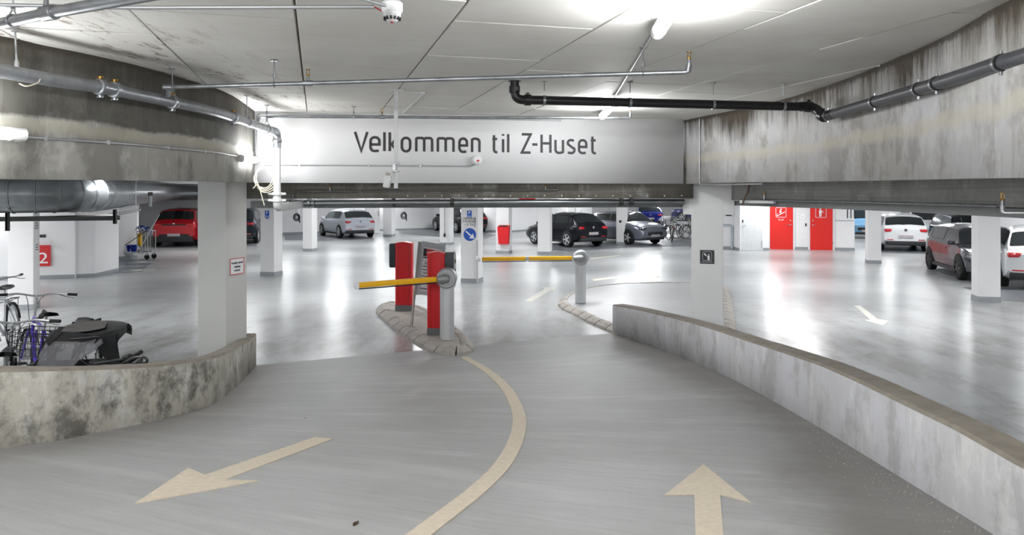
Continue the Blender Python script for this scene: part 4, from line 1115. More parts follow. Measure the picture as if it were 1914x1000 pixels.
terminal('red terminal pillar next to the front barrier post, reader box on its right', 797, 833, 627.5, 471, 1, 831, 848, 473, 540)

# leaning information board between the terminals
Db = FPX*(EYE-KZ)/(611-HY)
pb = Vector(((769-CX)/FPX*Db, Db, KZ)); pt_ = at(784, 452, Db+.35)
r = thing('price_board', 'tilted grey information board with red header on a leaning pole', 'sign', pb)
m = MB(); m.tube([pb, pt_], .022, 12); m.lathe([(.06, 0), (.06, .012)], pb, 'Z', 14); m.build('pole', plain('brown_grey_pole', '#8d8782', .35, .6), r, smooth=True)
lean = (pt_-pb).normalized(); u = (at(829, 448, Db+.62)-at(785, 455, Db+.35)); u = u-lean*u.dot(lean); W_ = u.length
o = pb+lean*((at(776, 549, Db+.1)-pb).dot(lean))+u.normalized()*.04
hgt = (pt_-o).dot(lean)-.01
M = frame(o, u, lean)
m = MB(M); m.box((W_/2, hgt/2, 0), (W_, hgt, .035), bev=.006); brd = m.build('panel', plain('board_white', '#e9eaeb', .4), r)
m = MB(M); m.box((.015, hgt/2, .012), (.05, hgt+.02, .05), bev=.008); m.box((W_-.015, hgt/2+.02, .012), (.05, hgt+.06, .05), bev=.008); m.box((W_/2, hgt-.02, .012), (W_, .09, .045)); m.box((W_/2, .025, .012), (W_, .05, .045)); m.build('board_frame', plain('board_frame_grey', '#b2b5b8', .4, .15), r)
m = MB(M); m.box((W_/2, hgt-.16, .025), (W_-.09, .13, .01)); m.build('header', SIGNR, r, label='red header strip'); MB(M).box((.07, hgt-.16, .032), (.06, .13, .006)).build('header_mark', BLK, r)
m = MB(M); m.text('PRISER OG VILKÅR', .042, Matrix.Translation((W_/2+.02, hgt-.15, .033))); m.build('header_text', plain('pale_red_text', '#e7a3a3', .5), r)
for k, q in enumerate((.72, .55, .485, .36, .30, .12)): MB(M).box((W_/2, hgt*q, .022), (W_-.09, .012 if k else .02, .008)).build('slat_gap', BLK, r)
for k, q in enumerate((.64, .60, .42)):
    m = MB(M); m.text(('0-24', 'TIME', 'DØGN')[k], .04, Matrix.Translation((.13, hgt*q, .02))); m.build('row_text', INK, r)
# ================================================================== SIGNS ON COLUMNS
def face_matrix(colm, which, x, z):
    root, M, w = colm
    if which == 'front': return M @ Matrix(((1, 0, 0, x), (0, 0, -1, -w/2-.001), (0, 1, 0, z), (0, 0, 0, 1)))
    if which == 'right': return M @ Matrix(((0, 0, 1, w/2+.001), (1, 0, 0, x), (0, 1, 0, z), (0, 0, 0, 1)))
def rrect(m, c, w, h, r, t, z, d=.004):
    pts = []
    for (sx, sy, a0) in ((1, 1, 0), (-1, 1, 90), (-1, -1, 180), (1, -1, 270)):
        for k in range(5):
            a = R_(a0+k*22.5); pts.append((c[0]+sx*(w/2-r)+r*math.cos(a), c[1]+sy*(h/2-r)+r*math.sin(a), z))
    pts.append(pts[0])
    for a, b in zip(pts, pts[1:]):
        if (Vector(a)-Vector(b)).length > 1e-6: bar2(m, a, b, t, d)
def psign(colm, label, z, s, x=0):
    M = face_matrix(colm, 'front', x, z); r = thing('parking_sign', label, 'sign', M.translation)
    MB(M).box((0, 0, .005), (s, s*1.45, .01), bev=.003).build('plate', SIGNB, r)
    MB(M).text('P', s*.95, Matrix.Translation((0, s*.22, .012))).build('letter', SIGNW, r)
    MB(M).box((0, -s*.48, .012), (s*.8, s*.2, .003)).build('sub_plate', plain('sign_pale_blue', '#a9c2e4', .5), r)
    return r
DE = COLS['E'][0].location.y; wE = COLS['E'][2]
def zof(py, D): return EYE+(HY-py)/FPX*D
psign(COLS['E'], 'small blue parking sign above the text on the arrow column', zof(400, DE-.25), .125)
MBt = face_matrix(COLS['E'], 'front', 0, zof(414, DE-.25)); r = thing('column_lettering', 'dark lettering under the parking sign on the arrow column', 'lettering', MBt.translation)
for k, (s_, y) in enumerate((('• ADGANG', .075), ('P-PLADSER', .0), ('• (2. TIL)', -.085))):
    MB(MBt).text(s_, .075, Matrix.Translation((0, y, .004))).build('text_line', INK, r)
MB(MBt).box((wE*.33, -.02, .003), (.02, .26, .004)).build('text_bar', plain('grey_bar', '#8c8c8e', .5), r)
Ms = face_matrix(COLS['E'], 'front', .01, zof(438.5, DE-.25)); r = thing('direction_sign', 'round blue sign with a white arrow pointing down right', 'sign', Ms.translation)
ma = MB(Ms); ma.lathe([(.168, 0), (.168, .012)], (0, 0, 0), 'Z', 40); ma.build('disc', SIGNB, r, smooth=True)
m = MB(Ms); bar2(m, (-.10, .085, .014), (.04, -.035, .014), .035, .004)
m.prism([(.125, -.105), (-.02, -.095), (.03, -.05), (.045, -.02), (.095, .03)], .012, .016); m.build('arrow', SIGNW, r)
DA = COLS['A'][0].location.y
psign(COLS['A'], 'small blue parking sign on the column left of the white hatchback', zof(400, DA-.25), .13)
MA = face_matrix(COLS['A'], 'front', 0, zof(408, DA-.25)); m = MB(MA); m.box((0, 0, .004), (.09, .03, .008)); m.build('arrow_plate', SIGNB, None, label='tiny blue arrow plate below the left parking sign', cat='sign')
# camera notice on the right main column
Mc = MR @ Matrix(((1, 0, 0, .0), (0, 0, -1, -wR/2-.001), (0, 1, 0, zof(480.5, 10.5)), (0, 0, 0, 1)))
r = thing('camera_notice', 'square black video surveillance notice with white pictogram', 'sign', Mc.translation)
MB(Mc).box((0, 0, .005), (.197, .195, .01), bev=.002).build('plate', SIGNK, r)
m = MB(Mc); rrect(m, (0, .012), .125, .125, .018, .007, .012)
m.build('pictogram_frame', plain('notice_grey', '#a9a9b4', .5), r)
m = MB(Mc); m.lathe([(.009, .01), (.009, .014)], (.022, .034, 0), 'Z', 12); m.prism([(.008, .02), (.034, .02), (.038, -.045), (.024, -.045), (.022, -.01), (.018, -.045), (.006, -.045)], .01, .014); bar2(m, (.012, .012, .012), (.0, .004, .012), .006, .003)
bar2(m, (-.038, .045, .012), (-.018, .025, .012), .018, .003); bar2(m, (-.02, .026, .012), (-.006, .01, .012), .005, .003); m.build('pictogram', SIGNW, r)
MB(Mc).text('VIDEOOVERVÅGNING', .0155, Matrix.Translation((0, -.074, .011))).build('notice_text', SIGNW, r)
# red-framed notice on the tall left column (right-hand face)
Mn = MN @ Matrix(((0, 0, 1, .211), (1, 0, 0, .0), (0, 1, 0, zof(499, 9.2)), (0, 0, 0, 1)))
r = thing('keep_out_notice', 'white notice with red frame on the tall left column', 'sign', Mn.translation)
MB(Mn).box((0, 0, .003), (.27, .2, .006)).build('plate', SIGNW, r)
m = MB(Mn)
for (x, y, w_, h_) in ((0, .1, .275, .008), (0, -.1, .275, .008), (.135, 0, .008, .2), (-.135, 0, .008, .2)): m.box((x, y, .008), (w_, h_, .004))
m.build('red_frame', SIGNR, r)
for k, s_ in enumerate(('Unødigt ophold', 'i bygning', 'forbudt')): MB(Mn).text(s_, .036, Matrix.Translation((0, .045-.048*k, .008))).build('text_line', INK, r)
# labels on the far-left column, right-hand face
CM = COLS['M']; DM = CM[0].location.y
Mm = face_matrix(CM, 'right', -.02, zof(417, DM-.1)); r = thing('column_lettering', 'narrow grey text strip on the far-left column', 'lettering', Mm.translation)
for k in range(5): MB(Mm).box((0, .11-.055*k, .002), (.22, .03, .003)).build('text_line', plain('grey_bar', '#8c8c8e', .5), r)
Mm = face_matrix(CM, 'right', -.02, zof(463, DM-.1)); r = thing('keep_out_notice', 'small red-edged notice on the far-left column', 'sign', Mm.translation)
MB(Mm).box((0, 0, .002), (.28, .2, .004)).build('plate', SIGNW, r); MB(Mm).box((.135, 0, .006), (.01, .2, .004)).build('red_edge', SIGNR, r)
for k in range(3): MB(Mm).box((0, .05-.05*k, .006), (.16, .02, .003)).build('text_line', INK, r)
# number board 2 on the left wall
o1 = fl(96, 522.3); o0_ = fl(58, 523.2); uu = (o1-o0_); z0 = zof(497, o1.y); z1 = zof(458, o1.y)
Mw = frame((o0_.x, o0_.y-.03, z0), uu); Wd = uu.length; r = thing('number_board', 'red board with a large white 2 on the left wall', 'sign', Mw.translation)
MB(Mw).box((Wd/2, (z1-z0)/2, 0), (Wd, z1-z0, .02)).build('plate', SIGNR, r)
m = MB(Mw); m.text('2', .42, Matrix.Translation((Wd*.64, (z1-z0)*.36, .012)) @ Matrix.Diagonal((1.25, 1, 1, 1))); m.build('digit', SIGNW, r)
Mw = frame((o0_.x, o0_.y-.02, zof(441, o1.y)), uu); m = MB(Mw); m.box((Wd*.60, 0, 0), (.14, .08, .05), bev=.006); m.build('wall_box', BLK, None, label='small black wall box above the number board', cat='box')
# waste bin on column F
CF = COLS['F']; DF = CF[0].location.y-.3
Mb = face_matrix(CF, 'front', .03, 0); z0, z1 = zof(456, DF), zof(420.5, DF); wB = 22/FPX*DF
r = thing('waste_bin', 'red waste bin hanging on a white column', 'bin', Mb.translation)
m = MB(Mb @ Matrix.Translation((wB*.15, 0, 0))); q = wB/2
a = [(-q*.85, z0, .02), (q*.85, z0, .02), (q*.85, z0, .20), (-q*.85, z0, .20)]; b = [(-q, z1, .02), (q, z1, .02), (q, z1-.07, .26), (-q, z1-.07, .26)]
A = [m._v(p) for p in a]; B = [m._v(p) for p in b]; m.bm.faces.new(A); m.bm.faces.new(B)
for i in range(4): m.bm.faces.new((A[i], A[(i+1) % 4], B[(i+1) % 4], B[i]))
m.build('body', plain('bin_red', '#d2151f', .4, var=.04), r)
m = MB(Mb @ Matrix.Translation((wB*.15, 0, 0))); m.box((0, z1-.035, .165), (wB*.7, .035, .17)); m.build('opening', BLK, r)

# ================================================================== WALL LETTERING "Velkommen til Z-Huset"
def wall_x(px):
    t = (px-CX)/FPX; k = wv.y/wv.x; D = (A0.y-k*A0.x)/(1-k*t); return (Vector((t*D, D, 0))-A0).dot(wv)
MWL = frame((A0.x, A0.y, 0), wv)
r = thing('wall_lettering', 'large dark lettering Velkommen til Z-Huset on the white fascia', 'lettering', A0+Vector((0, 0, 2.9)))
CAPH = .247; T_ = .034
def arc(cx, cy, rx, ry, a0, a1, n=7): return [(cx+rx*math.cos(R_(a0+(a1-a0)*k/n)), cy+ry*math.sin(R_(a0+(a1-a0)*k/n))) for k in range(n+1)]
XH = .72
def bowl(w, top=XH, bot=0, r_=.22):
    rr = min(r_, w/2)
    return arc(w-rr, top-rr, rr, rr, 0, 90)+arc(rr, top-rr, rr, rr, 90, 180)+arc(rr, bot+rr, rr, rr, 180, 270)+arc(w-rr, bot+rr, rr, rr, 270, 360)
def glyph(ch, w):          # strokes in units of cap height, w = width of the glyph between stroke centres
    q = .2
    if ch == 'V': return [[(0, 1), (w/2, 0), (w, 1)]]
    if ch == 'e': return [[(0, XH*.48), (w, XH*.48)]+arc(w-q, XH-q, q, q, 0, 90)+arc(q, XH-q, q, q, 90, 180)+arc(q, q, q, q, 180, 270)+[(w*.93, 0.02)]]
    if ch == 'l': return [[(0, 1), (0, .12)]+arc(.12, .12, .12, .12, 180, 250, 3)] if w > .05 else [[(0, 1), (0, 0)]]
    if ch == 'k': return [[(0, 1), (0, 0)], [(w*.95, XH), (.1, XH*.5), (w, 0)]]
    if ch == 'o': b = bowl(w); return [b+[b[0]]]
    if ch == 'm': h = w/2; return [[(0, 0), (0, XH)], [(0, XH-.06)]+[(.06, XH)]+arc(h-.13, XH-.13, .13, .13, 90, 0, 5)+[(h, 0)], [(h, XH-.08), (h+.08, XH)]+arc(w-.13, XH-.13, .13, .13, 90, 0, 5)+[(w, 0)]]
    if ch == 'n': return [[(0, 0), (0, XH)], [(0, XH-.05), (.1, XH)]+arc(w-.18, XH-.18, .18, .18, 90, 0, 5)+[(w, 0)]]
    if ch == 't': return [[(w*.32, .93), (w*.32, .15)]+arc(w*.32+.14, .14, .14, .14, 180, 260, 4)+[(w, .01)], [(0, XH), (w*.95, XH)]]
    if ch == 'i': return [[(0, XH), (0, 0)], [(0, .9), (0, 1.0)]]
    if ch == 'Z': return [[(0, 1), (w, 1), (0, 0), (w, 0)]]
    if ch == '-': return [[(0, .45), (w, .45)]]
    if ch == 'H': return [[(0, 1), (0, 0)], [(w, 1), (w, 0)], [(0, .52), (w, .52)]]
    if ch == 'u': return [[(0, XH), (0, .18)]+arc(.18, .18, .18, .18, 180, 270, 5)+[(w-.06, .02), (w, .08)], [(w, XH), (w, 0)]]
    if ch == 's': q = .17; return [[(w*.92, XH-.03)]+arc(q, XH-q, q, q, 90, 200, 6)+[(w-.12, XH*.42)]+arc(w-q, q, q, q, 30, -90, 6)+[(0, .02)]]
for ch, xa, xb in (('V', 661, 689), ('e', 690, 711.5), ('l', 716, 720), ('k', 726, 745), ('o', 748.7, 769), ('m', 775.6, 810), ('m', 816, 850), ('e', 856.4, 875), ('n', 880, 898.5),
                   ('t', 918, 932), ('i', 938, 942), ('l', 947.5, 952), ('Z', 973, 994), ('-', 992.5, 1007), ('H', 1010, 1031), ('u', 1036, 1054.5), ('s', 1059, 1076), ('e', 1080, 1098), ('t', 1102, 1116)):
    x0, x1 = wall_x(xa)+T_/2, wall_x(xb)-T_/2; w_ = max(0, x1-x0)
    zb0 = 2.892+.0*x0; m = MB(MWL)
    for kz, stroke in enumerate(glyph(ch, w_/CAPH)):
        P = [(x0+p[0]*CAPH, zb0+p[1]*CAPH) for p in stroke]
        n = len(P); Lf, Rt = [], []
        for i in range(n):
            closed = P[0] == P[-1]
            a = P[i-1] if i else (P[-2] if closed else P[0]); b = P[i+1] if i < n-1 else (P[1] if closed else P[-1])
            t1 = Vector((P[i][0]-a[0], P[i][1]-a[1])); t2 = Vector((b[0]-P[i][0], b[1]-P[i][1]))
            if t1.length < 1e-9: t1 = t2
            if t2.length < 1e-9: t2 = t1
            t1.normalize(); t2.normalize(); t = (t1+t2).normalized(); k = 1/max(.45, t.dot(t1)); nn = Vector((-t.y, t.x))*T_/2*k
            Lf.append((P[i][0]+nn.x, P[i][1]+nn.y)); Rt.append((P[i][0]-nn.x, P[i][1]-nn.y))
        for i in range(n-1):
            z_a, z_b = .0005, .0028+.0002*kz
            q = [Lf[i], Lf[i+1], Rt[i+1], Rt[i]]
            a = [m._v((p[0], p[1], z_a)) for p in q]; b = [m._v((p[0], p[1], z_b)) for p in q]
            m.bm.faces.new(b); m.bm.faces.new(a[::-1])
            for j in range(4): m.bm.faces.new((a[j], a[(j+1) % 4], b[(j+1) % 4], b[j]))
    bmesh.ops.remove_doubles(m.bm, verts=m.bm.verts, dist=.0002)
    m.build('letter', INK, r)

# ================================================================== FLOOR MARKINGS
def mark(label, polys, mat=BEIGE, f=ramp_at, zf=rz, lift=.009, name='painted_arrow', cat='floor marking', cuts=6):
    return decal(name, [[f(*p) for p in P] for P in polys], mat, lift=lift, zf=zf, cuts=cuts, label=label, cat=cat)
mark('beige painted arrow pointing away from the camera at bottom right', [[(1315, 870), (1404, 942), (1346, 927), (1352, 1000), (1356, 1040), (1302, 1040), (1300, 1000), (1298, 927), (1242, 928)]])
mark('beige painted arrow pointing down left on the ramp', [[(252, 944), (352, 877), (383, 890), (588, 819), (622, 822), (420, 899), (484, 901)]])
mid = [(868, 668, 10), (905, 690, 12), (940, 720, 16), (960, 750, 20), (971, 785, 24), (964, 825, 27), (938, 872, 33), (893, 917, 40), (845, 955, 46), (795, 993, 52), (760, 1018, 56), (700, 1055, 60)]
mc = crom([ramp_at(x, y) for x, y, w_ in mid], 5); lf, rg = [], []
for i, p in enumerate(mc):
    t = (mc[min(i+1, len(mc)-1)]-mc[max(i-1, 0)]); t.z = 0; t.normalize(); n_ = Vector((-t.y, t.x, 0))*.055; lf.append(p+n_); rg.append(p-n_)
m = MB(); rows = []
for a, b in zip(lf, rg): rows.append([(a.x, a.y, rz(a.x, a.y)+.004), (a.x, a.y, rz(a.x, a.y)+.010), (b.x, b.y, rz(b.x, b.y)+.010), (b.x, b.y, rz(b.x, b.y)+.004)])
m.grid(rows); m.build('lane_line', BEIGE, None, label='curved beige lane line from the island down the ramp', cat='floor marking')
g = lambda x, y: fl(x, y)
mark('pale painted arrow in the lane under the long barrier arm', [[(980, 563), (1018, 540), (1013, 538), (1037, 536), (1039, 544), (1031, 542), (994, 563.5)]], CREAM, g, None, .004, cuts=2)
mark('pale painted arrow on the open floor at right', [[(1596, 571), (1608, 571.5), (1640, 596), (1662, 600), (1651, 609), (1613, 598), (1627, 598)]], CREAM, g, None, .004, cuts=2)
mark('faint pale guide line curving beyond the right barrier', [[(1107, 522), (1160, 516), (1232, 515.5), (1232, 518.5), (1165, 518.5), (1109, 525)]], plain('worn_cream_paint', '#cdcab8', .4), g, None, .003, 'painted_line', cuts=2)
mark('short faint guide line beyond the right barrier hub', [[(1103, 482.5), (1157, 477), (1158, 478.2), (1104, 484.5)]], plain('worn_cream_paint', '#cdcab8', .4), g, None, .003, 'painted_line', cuts=2)
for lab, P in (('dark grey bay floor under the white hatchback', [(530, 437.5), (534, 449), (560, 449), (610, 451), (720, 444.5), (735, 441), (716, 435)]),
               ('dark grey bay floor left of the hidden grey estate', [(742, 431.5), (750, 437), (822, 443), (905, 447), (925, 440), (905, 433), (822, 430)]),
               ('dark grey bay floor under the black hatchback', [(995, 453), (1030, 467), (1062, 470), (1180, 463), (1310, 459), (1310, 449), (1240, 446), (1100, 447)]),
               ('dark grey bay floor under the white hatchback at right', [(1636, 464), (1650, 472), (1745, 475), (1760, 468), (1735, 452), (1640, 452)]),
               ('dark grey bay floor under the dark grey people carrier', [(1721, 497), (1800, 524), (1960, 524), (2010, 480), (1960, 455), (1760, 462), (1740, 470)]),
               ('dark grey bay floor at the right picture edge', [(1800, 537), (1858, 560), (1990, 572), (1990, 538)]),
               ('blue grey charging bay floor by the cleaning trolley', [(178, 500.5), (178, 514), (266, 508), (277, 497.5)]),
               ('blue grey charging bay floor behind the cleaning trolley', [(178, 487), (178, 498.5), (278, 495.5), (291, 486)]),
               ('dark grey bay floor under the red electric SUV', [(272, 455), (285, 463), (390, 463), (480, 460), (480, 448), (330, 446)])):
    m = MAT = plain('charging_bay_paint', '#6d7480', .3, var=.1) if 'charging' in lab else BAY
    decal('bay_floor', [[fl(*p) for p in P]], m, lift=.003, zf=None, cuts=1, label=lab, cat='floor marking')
for (x, y) in ((258, 505.5), (266, 490)):
    c = fl(x, y); M = Matrix.Translation((c.x, c.y, .0045)) @ Matrix.Rotation(R_(-14), 4, 'Z'); m = MB(M); rrect(m, (0, 0), .7, .7, .1, .06, 0, .002); m.box((0, 0, 0), (.3, .35, .002))
    m.build('painted_symbol', CREAM, None, label='small white charging symbol painted on the %s blue grey bay' % ('front' if y > 500 else 'rear'), cat='floor marking')
# grit along the right parapet
m = MB(); rnd = random.Random(3)
for k in range(520):
    t = rnd.random(); i = int(20+t*28); 
    if i >= len(Rc)-1: continue
    p = Rc[i].lerp(Rc[i+1], rnd.random()); d = abs(rnd.gauss(0, .16))+.02; q = Vector((p.x-d, p.y, 0)); s = rnd.uniform(.0015, .004); z = rz(q.x, q.y)+.004+s*.5
    m.box((q.x, q.y, z), (s*1.6, s, s), rot=Matrix.Rotation(rnd.random()*3, 3, 'Z'))
m.build('grit', plain('pale_grit', '#b9b2a8', .8, var=.3, scale=60), None, label='fine pale grit swept against the right parapet', cat='grit', kind='stuff')
for k, (x, y, lab) in enumerate(((1535, 793, 'brown dry leaf lying on the ramp beside the right parapet'), (571, 783, 'small dark stone on the left ramp lane'), (665, 981, 'dark scrap on the ramp near the bottom edge'), (486, 668, 'small crumb on the floor near the left parapet end'))):
    p = ramp_at(x, y); m = MB(Matrix.Translation((p.x, p.y, p.z+.006)) @ Matrix.Rotation(k*.7, 4, 'Z'))
    s = (.035, .012, .03, .02)[k]; m.grid([[(-s, -s*.1, 0), (-s, s*.1, .002)], [(-s*.3, -s*.45, .004), (-s*.3, s*.4, .006)], [(s*.4, -s*.4, .005), (s*.4, s*.35, .003)], [(s, -s*.05, .001), (s, s*.05, 0)]])
    bmesh.ops.solidify(m.bm, geom=list(m.bm.faces), thickness=.003)
    m.build(('leaf', 'pebble', 'scrap', 'crumb')[k], plain('dry_leaf', '#5b4a3a', .8), None, label=lab, cat='litter')

# ================================================================== PIPES AND FITTINGS
def coupling(parent, p, d, r, mat=GALVD, bolts=True, lip=.0):
    d = Vector(d).normalized(); p = Vector(p); m = MB()
    m.tube([p-d*r*.55, p-d*r*.5, p-d*r*.2, p+d*r*.2, p+d*r*.5, p+d*r*.55], [r*1.02, r*1.28, r*1.34, r*1.34, r*1.28, r*1.02], 18)
    c = m.build('coupling', mat, parent, smooth=True)
    if bolts:
        up = Vector((0, 0, 1)) if abs(d.z) < .8 else Vector((1, 0, 0)); s = d.cross(up).normalized(); u = s.cross(d).normalized()
        for q in (1, -1):
            m = MB(); b = p+u*q*r*1.55; m.tube([b-s*r*.55, b+s*r*.55], r*.16, 8); m.tube([b-u*q*r*.4-d*0, b+u*q*r*.12], r*.3, 8); m.build('coupling_bolt', BRASS if q > 0 else mat, c, smooth=True)
    return c
def hanger(parent, p, r, top=CZ, mat=GALV, ring=True, rod=.005, d=(1, 0, 0)):
    p = Vector(p); d = Vector((d[0], d[1], 0)).normalized(); s = Vector((-d.y, d.x, 0)); m = MB()
    ht = min(.11, (top-p.z)*.5)
    m.cyl((p.x, p.y, p.z+r+ht*.5), (p.x, p.y, top), rod, 6); m.lathe([(.028, -.006), (.028, 0)], (p.x, p.y, top), 'Z', 12)
    h = m.build('hanger_rod', mat, parent)
    if ring:
        m = MB(); ring_ = [p+(s*math.cos(a)+Vector((0, 0, 1))*math.sin(a))*(r+.003) for a in [2*math.pi*k/20 for k in range(20)]]
        m.tube(ring_+[ring_[0]], .0045, 5, caps=False); m.tube([p+s*(r*.7)+Vector((0, 0, r*.75)), p+Vector((0, 0, r+ht*.55))], .004, 5); m.tube([p-s*(r*.7)+Vector((0, 0, r*.75)), p+Vector((0, 0, r+ht*.55))], .004, 5)
        m.cyl(p+Vector((0, 0, r+ht*.35)), p+Vector((0, 0, r+ht*.7)), .011, 6)
        m.build('hanger_clamp', mat, parent)
def sprinkler(parent, p, up=True, mat=GALV):
    p = Vector(p); k = 1 if up else -1; m = MB(); m.tube([p, p+Vector((0, 0, .035*k))], [.014, .011], 10); m.build('sprinkler_socket', mat, parent, smooth=True)
    m = MB(); m.tube([p+Vector((0, 0, .035*k)), p+Vector((0, 0, .05*k))], .013, 8); m.tube([p+Vector((.010, 0, .05*k)), p+Vector((.010, 0, .082*k))], .0025, 4); m.tube([p+Vector((-.010, 0, .05*k)), p+Vector((-.010, 0, .082*k))], .0025, 4)
    m.lathe([(.020, .082*k), (.020, .086*k)], p, 'Z', 12); m.build('sprinkler_head', BRASS, parent)
def pipe(name, label, pts, r, mat=GALV, cat='pipe', bend=.08, seg=14, n=4):
    P = [Vector(p) for p in pts]; o = P[0]; root = thing(name, label, cat, o)
    MB().tube(fillet(P, bend, n) if bend else P, r, seg).build('tube', mat, root, smooth=True, angle=50)
    return root
# thick pipe along the left beam, then down the corner
m3 = [at(-260, 92, 3.75), at(0, 139, 4.50), at(95, 150, 4.85), at(190, 166, 5.2), at(255, 177, 5.6), at(322, 191, 6.05), at(385, 206, 6.6), at(440, 221, 7.35), at(480, 233, 8.15), at(512, 244, 8.95)]
for p in m3: p.z = 3.10
mp = crom(m3, 4); e = mp[-1]
P3 = thing('sprinkler_main', 'thick galvanised main pipe following the left curved beam and dropping at its end', 'pipe', mp[0])
MB().tube(fillet(mp[:-1]+[e, Vector((e.x, e.y, 3.0))], .0, 1)[:-1] if False else mp, .045, 18).build('tube', GALV, P3, smooth=True, angle=50)
MB().tube(fillet([mp[-2], e+Vector((.02, .06, 0)), Vector((e.x+.02, e.y+.06, 2.9))], .09, 6)[0:], .05, 16).build('elbow', GALV, P3, smooth=True, angle=60)
vx, vy = e.x+.02, e.y+.06
MB().tube([(vx, vy, 2.98), (vx, vy, 2.30)], .045, 18).build('riser', WPIPE, P3, smooth=True)
MB().tube([(vx, vy, 3.0), (vx, vy, 2.975), (vx, vy, 2.96)], [.06, .06, .05], 16).build('collar', GALV, P3, smooth=True)
for z in (2.335, 2.255):
    m = MB(); m.lathe([(.05, -.02), (.066, -.014), (.066, .014), (.05, .02)], (vx, vy, z), 'Z', 18); m.box((vx+.085, vy, z), (.05, .03, .028), bev=.006); m.box((vx-.085, vy, z), (.05, .03, .028), bev=.006); m.build('flange_clamp', WPIPE, P3, smooth=True)
ey = 9.62
MB().tube(fillet([(vx, vy, 2.30), (vx, vy, 2.165), (vx+.06, ey+.25, 2.19), (vx+.12, ey+.25, 2.19)], .10, 6), [.05]*16 if False else .05, 16).build('lower_elbow', WPIPE, P3, smooth=True, angle=60)
def nearest(px): return min(range(len(mp)), key=lambda i: abs(CX+mp[i].x/mp[i].y*FPX-px))
for px in (187, 214, 322, 437):
    i = nearest(px); t = (px-(CX+mp[i].x/mp[i].y*FPX)); q = mp[i]; d = mp[i+1]-mp[i-1]; dp = (CX+(q+d*.1).x/(q+d*.1).y*FPX)-(CX+q.x/q.y*FPX)
    coupling(P3, q+d*.1*t/dp, d, .045, GALV if px < 400 else GALVD)
for px in (462,):
    i = nearest(px); hanger(P3, mp[i], .047, d=mp[i+1]-mp[i-1])
i = nearest(316); hanger(P3, mp[i], .047, d=mp[i+1]-mp[i-1])
i = nearest(497); hanger(P3, mp[i], .047, d=mp[i+1]-mp[i-1])
# loose rod with socket in front of the left beam
q = ce(28, 58); r = thing('hanging_rod', 'loose threaded rod with a socket hanging before the left beam', 'rod', (q.x, q.y, CZ)); m = MB(); m.cyl((q.x, q.y, CZ), (q.x+.01, q.y, CZ-.19), .006, 8); m.lathe([(.022, -.004), (.022, 0)], (q.x, q.y, CZ), 'Z', 12); m.build('rod', ALU, r)
MB().tube([(q.x+.01, q.y, CZ-.18), (q.x+.011, q.y, CZ-.205), (q.x+.012, q.y, CZ-.235)], [.008, .016, .013], 10).build('socket', ALU, r, smooth=True)
# cable loop on the main pipe
i = nearest(55); q = mp[i]; m = MB(); m.tube(crom([at(75, 148, 4.55), at(70, 155, 4.5), at(50, 161, 4.42), at(36, 156, 4.42)], 5), .004, 6); m.build('hanging_cable', plain('cream_cable', '#d8d1bb', .5), P3, smooth=True)
# top-left sprinkler pipe
a, b, c = at(-120, 76, 4.25), at(90, 27, 3.66), at(260, -6, 3.36)
for p in (a, b, c): p.z = 3.25
P1 = pipe('sprinkler_pipe', 'galvanised pipe crossing the top left corner under the slab', [a, b, c, c+(c-b)*2.0], .029, bend=0)
MB().tube([b-(c-b).normalized()*.04, b-(c-b).normalized()*.035, b+(c-b).normalized()*.05, b+(c-b).normalized()*.055], [.03, .038, .038, .03], 16).build('tee', GALV, P1, smooth=True)
sprinkler(P1, b+Vector((-.01, 0, .036)))
hanger(P1, a.lerp(b, .72), .03, d=b-a)
# sprinkler pipe across the ramp
a, b = at(313, 162, 5.86), at(1288, 136, 5.12); a.z = b.z = 3.195
P2 = pipe('sprinkler_pipe', 'long galvanised pipe running across the ramp under the slab', [a-(b-a).normalized()*.03, b, b+Vector((0, 0, .06))], .0165, bend=.03)
for t in (.0,): 
    m = MB(); m.tube([a-Vector((.03, 0, 0)), a+Vector((.05, 0, 0))], .024, 12); m.tube([a, a+Vector((-.02, .05, -.06))], .022, 12); m.build('elbow', GALV, P2, smooth=True)
for px in (535, 1212):
    t = (px-313)/(1288-313); hanger(P2, a.lerp(b, t), .018, d=b-a)
t = .297; q = a.lerp(b, t); MB().tube([q-Vector((.035, 0, 0)), q+Vector((.035, 0, 0))], .023, 12).build('tee', GALV, P2, smooth=True); sprinkler(P2, q+Vector((0, 0, .02)))
sprinkler(P2, b+Vector((0, 0, .055))); MB().tube([b-Vector((.01, 0, .0)), b+Vector((0, 0, .05))], .022, 12).build('elbow', GALV, P2, smooth=True)
# pipe in front of the fascia
a, b = at(484, 218, 8.6), at(1178, 219, 9.15); a.z, b.z = 3.245, 3.285
P4 = pipe('sprinkler_pipe', 'thin galvanised pipe running along the top of the white fascia', [a+Vector((-.02, .0, -.11)), a, b, b+Vector((0, 0, .05))], .0165, bend=.04)
for px in (653,): hanger(P4, a.lerp(b, (px-484)/694), .018, d=b-a)
q = a.lerp(b, .318); sprinkler(P4, q+Vector((0, 0, .015))); MB().tube([q-Vector((.035, 0, 0)), q+Vector((.035, 0, 0))], .023, 12).build('tee', GALV, P4, smooth=True); sprinkler(P4, b+Vector((0, 0, .05)), mat=ALU)
hanger(P4, a.lerp(b, .02), .018, d=b-a)
k0 = A0+wv*.16-wn*.02
pipe('conduit', 'grey conduit bending down the left end of the white fascia', [Vector((k0.x-.13, k0.y-.03, 2.78)), Vector((k0.x-.13, k0.y-.03, 3.335)), A0+wv*4.0-wn*.02+Vector((0, 0, 3.335))], .011, ALU, 'conduit', bend=.09, seg=8)
